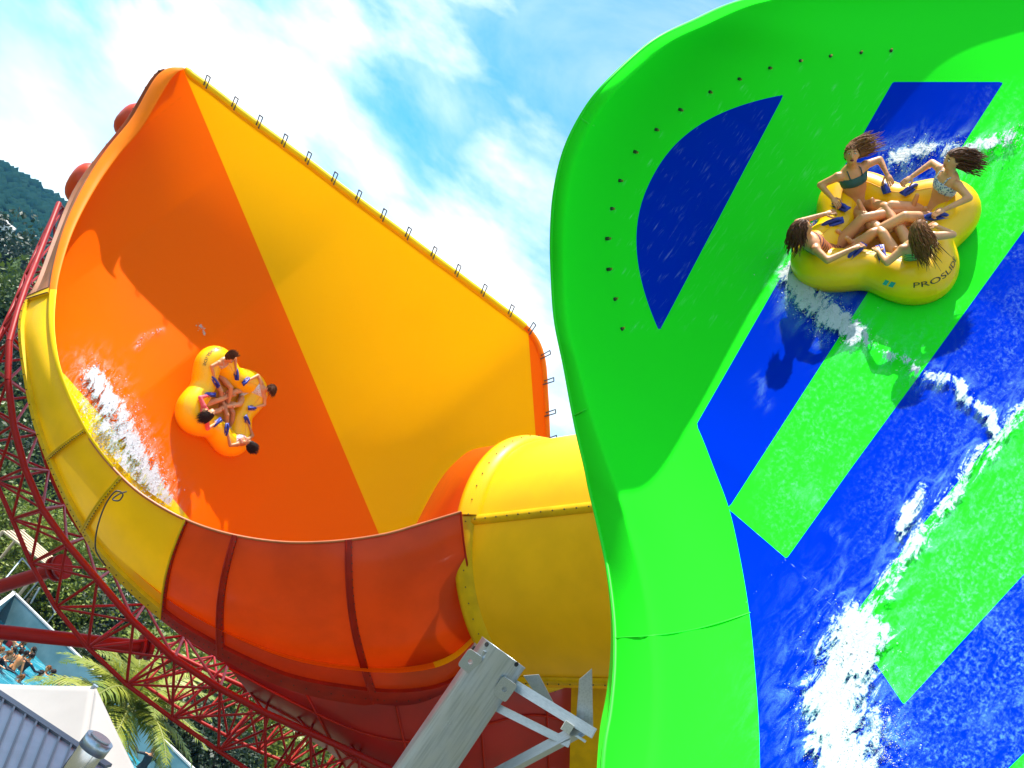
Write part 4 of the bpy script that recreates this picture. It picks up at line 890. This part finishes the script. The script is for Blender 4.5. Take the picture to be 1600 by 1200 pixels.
    # face
    if fingers:
        for s in (-1, 1):
            e = head+lk*.083+hu*.018+hl*.031*s; ob = mesh_obj('eye', tow(ellips(e, np.stack([hl*.011, lk*.009, hu*.0065]))[0]), ICO2_F, M_EYE, body); mesh_obj('pupil', tow(ellips(e+lk*.008, np.stack([hl*.006, lk*.004, hu*.006]))[0]), ICO2_F, M_PUP, ob)
            mm = MB(); mm.tube(np.array([e+hu*.022+lk*.004-hl*.018, e+hu*.027+lk*.008, e+hu*.022+lk*.004+hl*.018]), .004, 5); mesh_obj('eyebrow', tow(np.vstack(mm.V)), mm.F, hair, body)
        op = .012 if hairstyle.get('smile') else .008
        mesh_obj('mouth', tow(ellips(head+lk*.080-hu*.055, np.stack([hl*.021, lk*.013, hu*op]))[0]), ICO2_F, M_MOUTH if hairstyle.get('smile') else M_LIP, body)
    # hair: a cap of locks combed back and a fall of tapering strands
    rs = np.random.default_rng(seed+11); hm = MB(); hd = A3(hair_dir); hd /= np.linalg.norm(hd)
    cap = ICO2_V.copy(); keep = (cap[:, 1] < .45+.9*cap[:, 2]) & (cap[:, 2] > -.75)
    capP = head+lk*-.006+hu*.008+(cap[:, :1]*.081*hl+cap[:, 1:2]*.098*lk+cap[:, 2:3]*.114*hu); hm.add(capP, [f for f in ICO2_F.tolist() if all(keep[i] for i in f)])
    ns = 240 if fingers else 26
    for k in range(ns):
        while True:
            q = rs.standard_normal(3); q /= np.linalg.norm(q)
            if q[1] < .25+.6*q[2] and q[2] > -.6: break
        p = head+q[0]*.080*hl+q[1]*.096*lk+q[2]*.112*hu; out = (q[0]*hl+q[1]*lk+q[2]*hu); ln = hair_len*rs.uniform(.55, 1.1); j = rs.standard_normal(3)*.075; wv = np.cross(hd, rs.standard_normal(3)); wv = wv/np.linalg.norm(wv)*ln*.07
        p1 = p+out*.02-lk*.03+hd*ln*.25; p2 = p1+(hd+j)*ln*.38+out*.015; p2 = p2+wv; p3 = p2+(hd+j*1.8)*ln*.42-wv*1.6; p4 = p3+(hd+j*2.0+rs.standard_normal(3)*.10)*ln*.2
        hm.tube(spl([p, p1, p2, p3, p4], 8), np.array([.011, .013, .012, .010, .008, .006, .004, .0015])*rs.uniform(.35, .75), 5)
    mesh_obj('hair', tow(np.vstack(hm.V)), hm.F, hair, body)
    return body
def seated(lean=28, spread=.13, knee=.30, reach=.80, twist=0., armf=(0, 0), head_t=(0, 0, 0), foot_y=0., raise_r=0., z0=.27):
    s, c = math.sin(R(lean)), math.cos(R(lean)); pel = A3((0, 0, z0)); T = A3((-s, 0, c)); nk = pel+T*.5; J = {'pelvis': pel, 'chest': pel+T*.36, 'neck': nk, 'head': nk+A3((-.02+head_t[0], head_t[1], .165+head_t[2]))}
    for k, y in (('l', 1), ('r', -1)):
        a = armf[0 if y == 1 else 1]; sh = pel+T*.445+A3((0, .165*y, 0)); J['sh_'+k] = sh; ha = A3((.08+a, .325*y, .60)); J['ha_'+k] = ha; J['el_'+k] = (sh+ha)/2+A3((-.13, .11*y, .0))
        J['hip_'+k] = pel+A3((.03, .085*y, -.02)); J['kn_'+k] = A3((.42, spread*y+foot_y*.4, z0+knee*(1. if y == 1 else .8))); J['an_'+k] = A3((reach, spread*.6*y+foot_y, z0+.04+(.06 if y == 1 else 0))); J['toe_'+k] = J['an_'+k]+A3((.07, .02*y, .14))
    if raise_r: J['ha_r'] = A3((.25, -.30, .62)); J['el_r'] = J['sh_r']+A3((.12, -.16, -.14))
    return J
def stripes(name, c1, c2, sc, kind_='WAVE'):
    m, nt, b = mat_(name); tc = nt.nodes.new('ShaderNodeTexCoord')
    if kind_ == 'WAVE':
        w = nt.nodes.new('ShaderNodeTexWave'); w.bands_direction = 'Z'; w.inputs['Scale'].default_value = sc; w.inputs['Distortion'].default_value = .3; f = w.outputs['Fac']
    else:
        w = nt.nodes.new('ShaderNodeTexVoronoi'); w.inputs['Scale'].default_value = sc; f = w.outputs['Distance']
    nt.links.new(tc.outputs['Object'], w.inputs['Vector']); nt.links.new(mixc(nt, mapr(nt, f, .35, .5), c1, c2), b.inputs['Base Color']); b.inputs['Roughness'].default_value = .6; return m
S_TEAL = pm('swim_teal', (.012, .075, .075), .6); S_WHBL = stripes('swim_pattern', (.10, .16, .35), (.55, .58, .66), 45, 'V'); S_MAR = stripes('swim_maroon', (.14, .02, .02), (.55, .16, .03), 9); S_GRN = stripes('swim_green_stripe', (.02, .05, .04), (.16, .55, .22), 9); S_PINK = pm('swim_pink', (.75, .10, .12), .6); S_BEIGE = stripes('swim_beige', (.40, .26, .18), (.62, .50, .42), 40, 'V'); S_WHITE = stripes('swim_white', (.55, .42, .38), (.72, .68, .66), 35, 'V'); S_PKWH = stripes('swim_pink_white', (.62, .08, .16), (.75, .70, .70), 30, 'V'); S_BLACK = pm('swim_black', (.012, .013, .02), .6); S_ORN = pm('swim_orange', (.75, .16, .02), .6)
def seat_on(M, k, rho=.64, sc=1.07):
    th = k*math.pi/2; return M @ Matrix.Rotation(th, 4, 'Z') @ Matrix.Translation((rho, 0, -.02)) @ Matrix.Rotation(math.pi, 4, 'Z') @ Matrix.Scale(sc, 4)
def loc(M, v): return tuple(M.to_3x3().inverted() @ Vector(v))       # world direction -> own frame
iu, ir = Vector(nCU), Vector(nCR); tocam = -Vector(nFW)
RID = [ # raft matrix, seat, label, pose, skin, hair, suit, look (world), hair dir (world), len, smile
 (GRM, 2, 'person in a dark teal bikini laughing, long brown hair flying, on the green slide raft', dict(lean=10, spread=.12, knee=.20, reach=.95, head_t=(.02, .02, 0)), SKIN[0], HAIRM[2], ('bikini', [S_TEAL, S_TEAL]), tocam*.85-iu*.35-ir*.25, ir*.7+iu*.25, .28, True),
 (GRM, 1, 'dark haired person in white and blue patterned bikini on the green slide raft', dict(lean=20, spread=.14, knee=.26, reach=.98, foot_y=-.05), SKIN[1], HAIRM[0], ('bikini', [S_WHBL, S_WHBL]), -ir*.9-iu*.2+tocam*.25, ir*.9-iu*.25, .26, False),
 (GRM, 0, 'person seen from behind in a green and black striped swimsuit on the green slide raft', dict(lean=14, spread=.10, knee=.2, reach=.92, raise_r=0.), SKIN[1], HAIRM[2], ('one_piece', [S_GRN]), iu*.8+ir*.5-tocam*.15, -iu*.75+ir*.30+tocam*.15, .30, False),
 (GRM, 3, 'person leaning back in a maroon swimsuit on the green slide raft', dict(lean=34, spread=.11, knee=.24, reach=.98, foot_y=.03), SKIN[0], HAIRM[0], ('one_piece', [S_MAR]), ir*.8+iu*.45+tocam*.2, -iu*.8-ir*.1, .20, False),
 (ORM, 2, 'person in beige bikini in the topmost seat of the orange slide raft', dict(lean=32, spread=.13, knee=.26, reach=.80), SKIN[0], HAIRM[0], ('bikini', [S_BEIGE, S_WHITE]), ir*.5-iu*.8+tocam*.1, ir*.6+iu*.2, .14, False),
 (ORM, 1, 'person in white patterned swimsuit in right seat of the orange slide raft', dict(lean=34, spread=.15, knee=.24, reach=.85), SKIN[1], HAIRM[0], ('one_piece', [S_WHITE]), -ir*.6-iu*.6+tocam*.3, -ir*.2-iu*.4, .18, False),
 (ORM, 3, 'person in a pink and orange long sleeved top on the orange slide raft', dict(lean=22, spread=.12, knee=.24, reach=.85), SKIN[1], HAIRM[1], ('rash', [S_PINK, S_ORN]), ir*.7+iu*.4+tocam*.2, -ir*.7-iu*.3, .24, False),
 (ORM, 0, 'person in pink and white bikini in bottom seat of the orange slide raft', dict(lean=34, spread=.11, knee=.2, reach=.85), SKIN[2], HAIRM[1], ('bikini', [S_PKWH, S_PKWH]), iu*.8-ir*.2+tocam*.2, ir*.5-iu*.5, .16, False)]
for i, (M, k, lb, pose, sk_, hr, su, lkw, hdw, hl_, sm__) in enumerate(RID):
    Mp = seat_on(M, k) if i < 4 else seat_on(M, k, .62, .88); person(lb, Mp, seated(**pose), sk_, hr, su, loc(Mp, lkw), {'smile': sm__}, hair_dir=loc(Mp, hdw), hair_len=hl_*(.72 if i < 4 else .6), seed=i, group='riders in the rafts')
# swimmers
def standing(bend=0., arms=0):
    pel = A3((0, 0, 0)); T = A3((math.sin(bend), 0, math.cos(bend))); nk = pel+T*.5; J = {'pelvis': pel, 'chest': pel+T*.36, 'neck': nk, 'head': nk+A3((.02, 0, .165))}
    for k, y in (('l', 1), ('r', -1)):
        sh = pel+T*.445+A3((0, .17*y, 0)); J['sh_'+k] = sh; J['el_'+k] = sh+(A3((.03, .14*y, -.25)) if arms == 0 else A3((.16, .20*y, -.12))); J['ha_'+k] = J['el_'+k]+(A3((.10, .07*y, -.22)) if arms == 0 else A3((.20, .05*y, .03)))
        J['hip_'+k] = pel+A3((0, .09*y, -.04)); J['kn_'+k] = A3((.05, .11*y, -.46)); J['an_'+k] = A3((0, .11*y, -.88)); J['toe_'+k] = J['an_'+k]+A3((.16, .02*y, -.03))
    return J
S_RED = pm('swim_red', (.60, .02, .02), .6); S_WHT = pm('swim_plain_white', (.7, .7, .7), .6)
SW = [ # bearing of the head, depth of pelvis below water, facing, suit, label
 (38,1020,.02,1.0,('shorts',[S_BLACK]),SKIN[0],HAIRM[1],'bare backed man in black swim shorts standing in the pool'),
 (49,1025,-.10,1.2,('wetsuit',[S_BLACK]),SKIN[0],HAIRM[1],'person in a black wetsuit beside the man in black shorts'),
 (43,1004,-.45,2.0,('shorts',[S_BLACK]),SKIN[1],HAIRM[1],'dark haired bather nearest the long red strut'),
 (58,1006,-.40,.4,('wetsuit',[S_BLACK]),SKIN[0],HAIRM[1],'bather in a dark top near the pool wall'),
 (81,1024,-.42,2.6,('wetsuit',[S_BLACK]),SKIN[0],HAIRM[1],'bather in dark top splashing right beside the pool wall'),
 (63,1051,-.45,.2,('shorts',[S_BLACK]),SKIN[0],HAIRM[1],'dark haired bather just above the palm frond'),
 (94,1050,-.50,3.0,('shorts',[S_BLACK]),SKIN[1],HAIRM[2],'fair haired bather above the palm fronds'),
 (107,1057,-.48,1.8,('wetsuit',[S_BLACK]),SKIN[0],HAIRM[1],'dark haired bather between palm fronds by the wall'),
 (122,1068,-.42,2.2,('wetsuit',[S_BLACK]),SKIN[0],HAIRM[1],'bather at the canopy peak edge of the pool'),
 (31,1019,-.40,.9,('wetsuit',[S_BLACK]),SKIN[0],HAIRM[1],'child in a dark top left of the man in black shorts'),
 (23,1017,-.35,2.9,('shorts',[S_BLACK]),SKIN[1],HAIRM[1],'bather with dark hair in the left group of the pool'),
 (13,1021,-.10,.5,('wetsuit',[S_BLACK]),SKIN[1],HAIRM[2],'fair haired person in dark swimsuit at the left of the pool'),
 (7,998,-.15,3.3,('shorts',[S_BLACK]),SKIN[0],HAIRM[1],'bare shouldered man at the left edge of the pool'),
 (17,990,-.28,1.6,('wetsuit',[S_BLACK]),SKIN[0],HAIRM[1],'person in dark top just below the long red strut'),
 (25,991,-.20,1.1,('one_piece',[S_RED]),SKIN[1],HAIRM[1],'person in a red swimsuit just below the long red strut'),
 (1,1015,-.10,.3,('one_piece',[S_RED]),SKIN[1],HAIRM[2],'person in a red swimsuit at the very left edge'),
 (33,1058,-.50,1.0,('shorts',[S_BLACK]),SKIN[1],HAIRM[2],'fair haired child low in the water above the canopy'),
 (270,1178,.05,2.0,('wetsuit',[S_BLACK]),SKIN[0],HAIRM[1],'person in black top standing right of the palm tree')]
for i, (px, py, dz, f, su, sk_, hr, lb) in enumerate(SW):
    zh = POOLZ+.66+dz; h = on_z(px, py, zh); dw = float((h-PC)@PN); h = h+PN*max(0, .45-dw); M = Matrix.Translation((h[0], h[1], zh-.66)) @ Matrix.Rotation(f, 4, 'Z')
    person(lb, M, standing(.05 if i else .15, i % 2), sk_, hr, su, (1, .1, -.1), {}, voxel=.02, group='bathers in the pool', fingers=False, hair_dir=(-.3, 0, -1), hair_len=.16 if i % 3 else .05, seed=40+i)
# ---------------------------------------------------------------- moving water
def foam_mat():
    m, nt, b = mat_('white_water'); n = noise_(nt, 9, 4); nt.links.new(mixc(nt, mapr(nt, n, .3, .7), (.40, .44, .48), (.55, .58, .60)), b.inputs['Base Color']); b.inputs['Roughness'].default_value = .55; b.inputs['Specular IOR Level'].default_value = .3
    b.inputs['Subsurface Weight'].default_value = .0; return m
M_FOAM = foam_mat()
def film_mat(name, tint):
    """thin running water: clear film that turns white where it breaks"""
    m, nt, b = mat_(name); fl = attr_(nt, 'flow').outputs['Vector']; dens = attr_(nt, 'foam').outputs['Fac']; mott = attr_(nt, 'mottle').outputs['Fac']
    mp = nt.nodes.new('ShaderNodeMapping'); mp.inputs['Scale'].default_value = (2.2, .9, 1); mp.inputs['Rotation'].default_value = (0, 0, .25); nt.links.new(fl, mp.inputs[0])
    n1 = noise_(nt, 2.3, 12, .71, mp.outputs[0], .7); n2 = noise_(nt, 14, 6, .7, fl, .3)
    v = mth(nt, 'ADD', mth(nt, 'MULTIPLY', n1, .75), mth(nt, 'MULTIPLY', n2, .25))
    th = mth(nt, 'SUBTRACT', .88, mth(nt, 'MULTIPLY', dens, .43)); k = mapr(nt, mth(nt, 'SUBTRACT', v, th), -.01, .08)
    k2 = mth(nt, 'MULTIPLY', mapr(nt, n2, .42, .70), mth(nt, 'MULTIPLY', mott, .38)); k2 = mth(nt, 'MULTIPLY', k2, mapr(nt, n1, .36, .62))
    k3 = mth(nt, 'MULTIPLY', mapr(nt, n1, .42, .72), mth(nt, 'MULTIPLY', dens, .45)); k = mth(nt, 'MAXIMUM', mth(nt, 'MAXIMUM', k, k2), k3)
    tr = nt.nodes.new('ShaderNodeBsdfTransparent'); gl = nt.nodes.new('ShaderNodeBsdfGlossy'); gl.inputs['Roughness'].default_value = .16; gl.inputs['Color'].default_value = (.9, .95, 1, 1)
    bp = nt.nodes.new('ShaderNodeBump'); bp.inputs['Strength'].default_value = .9; bp.inputs['Distance'].default_value = .05; nt.links.new(v, bp.inputs['Height']); nt.links.new(bp.outputs[0], gl.inputs['Normal']); nt.links.new(bp.outputs[0], b.inputs['Normal'])
    m1 = nt.nodes.new('ShaderNodeMixShader'); m1.inputs[0].default_value = .00004; nt.links.new(tr.outputs[0], m1.inputs[1]); nt.links.new(gl.outputs[0], m1.inputs[2])
    nt.links.new(mixc(nt, mapr(nt, k, .25, .8), (.24, .70, .68), (.42, .46, .50)), b.inputs['Base Color']); b.inputs['Roughness'].default_value = .5
    m2 = nt.nodes.new('ShaderNodeMixShader'); nt.links.new(k, m2.inputs[0]); nt.links.new(m1.outputs[0], m2.inputs[1]); nt.links.new(b.outputs[0], m2.inputs[2]); nt.links.new(m2.outputs[0], nt.nodes['Material Output'].inputs[0]); return m
STROKES = [([(1345,1000),(1318,1060),(1300,1110),(1310,1160),(1330,1230)],58,1.22),([(1372,1120),(1365,1180),(1380,1240)],40,.9),([(1640,600),(1560,690),(1500,760),(1440,840),(1390,915),(1345,995)],26,1.0),([(1445,592),(1495,598),(1508,630),(1545,650),(1560,690)],14,1.1),([(1335,520),(1375,555),(1420,572),(1440,590)],16,1.0),
 ([(1240,432),(1262,470),(1300,500),(1330,520)],28,1.15),([(1255,380),(1290,350)],16,.8),([(1395,255),(1450,238),(1520,240),(1600,212)],20,1.0),([(1440,300),(1540,262),(1640,240)],40,.6),([(1262,742),(1270,785),(1245,772)],6,.55),([(1185,595),(1195,630)],7,.45),([(1405,835),(1425,795),(1440,770)],14,1.15),([(1300,830),(1335,860)],8,.5),([(1560,820),(1500,850)],10,.5),([(1530,975),(1600,940)],10,.35),([(1500,1150),(1600,1100)],14,.4),([(1310,880),(1325,940)],7,.5)]
j0 = 50; r0 = int(NS*.0); X, Y = GPX[:, j0:], GPY[:, j0:]
foam = np.zeros(X.shape)
for poly, w, s in STROKES: foam = np.maximum(foam, s*np.exp(-(segdist(poly, X, Y)/(w*1.5))**2))
uu, vv = derot(X, Y); mott = np.clip((X+Y*.75-1850)/260., 0, 1)*np.clip((X-1280)/120., 0, 1); mott = np.maximum(mott, np.clip((X-1490)/80., 0, 1)*np.clip(1-np.abs(Y-280)/170., 0, 1))
gm_ = np.clip(-blue[:, j0:]/4., 0, 1)*np.clip((Y-440)/160., 0, 1)*np.clip((X-1150)/80., 0, 1)*np.clip((side[:, j0:])/60., 0, 1); mott = np.maximum(mott, .55*gm_)
nn_ = np.cross(np.gradient(GP, axis=0), np.gradient(GP, axis=1)); nn_ /= np.linalg.norm(nn_, axis=2)[..., None]; nn_[(nn_@nFW) > 0] *= -1
WP = (GP+nn_*.012)[:, j0:]+nn_[:, j0:]*(foam[..., None]*.05)
ws = grid('water_film', WP, film_mat('running_water', None), None, {'foam': foam, 'mottle': mott}, np.stack([uu/100., vv/100.], -1)); kind(ws, 'stuff')
a0, a1 = int(NSO*8.5/21), int(NSO*16/21); b0, b1 = NTA+1, NTA+110; X2, Y2 = OPX[a0:a1, b0:b1], OPY[a0:a1, b0:b1]; P2 = OP[a0:a1, b0:b1]; n2_ = np.cross(np.gradient(P2, axis=0), np.gradient(P2, axis=1)); n2_ /= np.linalg.norm(n2_, axis=2)[..., None]; n2_[(n2_@nFW) > 0] *= -1
OST = [([(140,595),(155,620),(175,650),(200,695),(220,735),(243,775)],32,1.0),([(118,640),(150,700),(190,745),(235,785)],24,.8),([(128,590),(140,578)],12,.8),([(212,545),(222,528),(240,522),(252,518)],4,.8),([(150,660),(180,715),(215,760)],34,.85)]
f2 = np.zeros(X2.shape)
for poly, w, s in OST: f2 = np.maximum(f2, (s+.12)*np.exp(-(segdist(poly, X2, Y2)/(w*1.15))**2))
u2, v2 = derot(X2, Y2); ow = grid('water_film', P2+n2_*(.015+.10*f2[..., None]), film_mat('breaking_water', None), None, {'foam': f2, 'mottle': f2*.6}, np.stack([u2/45., v2/45.], -1)); kind(ow, 'stuff')
def spray(name, strokes, surf, n, smin, smax, hgt, seed):
    r = np.random.default_rng(seed); C = []; S = []; wts = np.array([w*s for _, w, s in strokes]); wts = wts/wts.sum()
    cache = {}
    for k in range(n):
        poly, w, s = strokes[r.choice(len(strokes), p=wts)]; poly = np.asarray(poly, float); sl = np.linalg.norm(np.diff(poly, axis=0), axis=1); cs = np.concatenate([[0], np.cumsum(sl)]); t = r.uniform(0, cs[-1]); q = A3([np.interp(t, cs, poly[:, i]) for i in (0, 1)])
        g = r.standard_normal(2)*w*.55; q = q+g; key = (int(q[0]//5), int(q[1]//5))
        if key not in cache: cache[key] = surf(key[0]*5+2.5, key[1]*5+2.5)
        p, nr = cache[key]; dpt = (p-nCP)@nFW; lift = abs(r.standard_normal())*hgt*math.exp(-(g@g)/(w*w))
        nb = mnoise.fractal(Vector((q[0]*.035, q[1]*.035, seed)), .8, 2.1, 4)
        if nb < -.05 and r.uniform() < .93: continue
        C.append(at(q[0], q[1], dpt)+nr*(.01+lift)); S.append((smin+(smax-smin)*r.uniform()**3)*dpt/FOC)
    o = blobs(name, np.array(C), np.array(S), M_FOAM, None, .35); kind(o, 'stuff'); return o
spray('splash_spray', [STROKES[0], STROKES[1]], green_at, 9000, .3, 1.3, .05, 1)
spray('splash_spray', [STROKES[5], STROKES[6], STROKES[7]], green_at, 4500, .3, 1.2, .06, 2)
spray('splash_spray', [STROKES[3], STROKES[11], STROKES[4]], green_at, 900, .3, .9, .02, 3)
spray('splash_spray', [OST[0], OST[1], OST[2], OST[4]], orange_at, 8000, .3, 1.2, .12, 4)
spray('splash_spray', [([(212,545),(222,528),(240,522),(252,518)],4,1.),([(312,510),(318,525)],4,.5)], orange_at, 500, .35, 1.1, .03, 5)
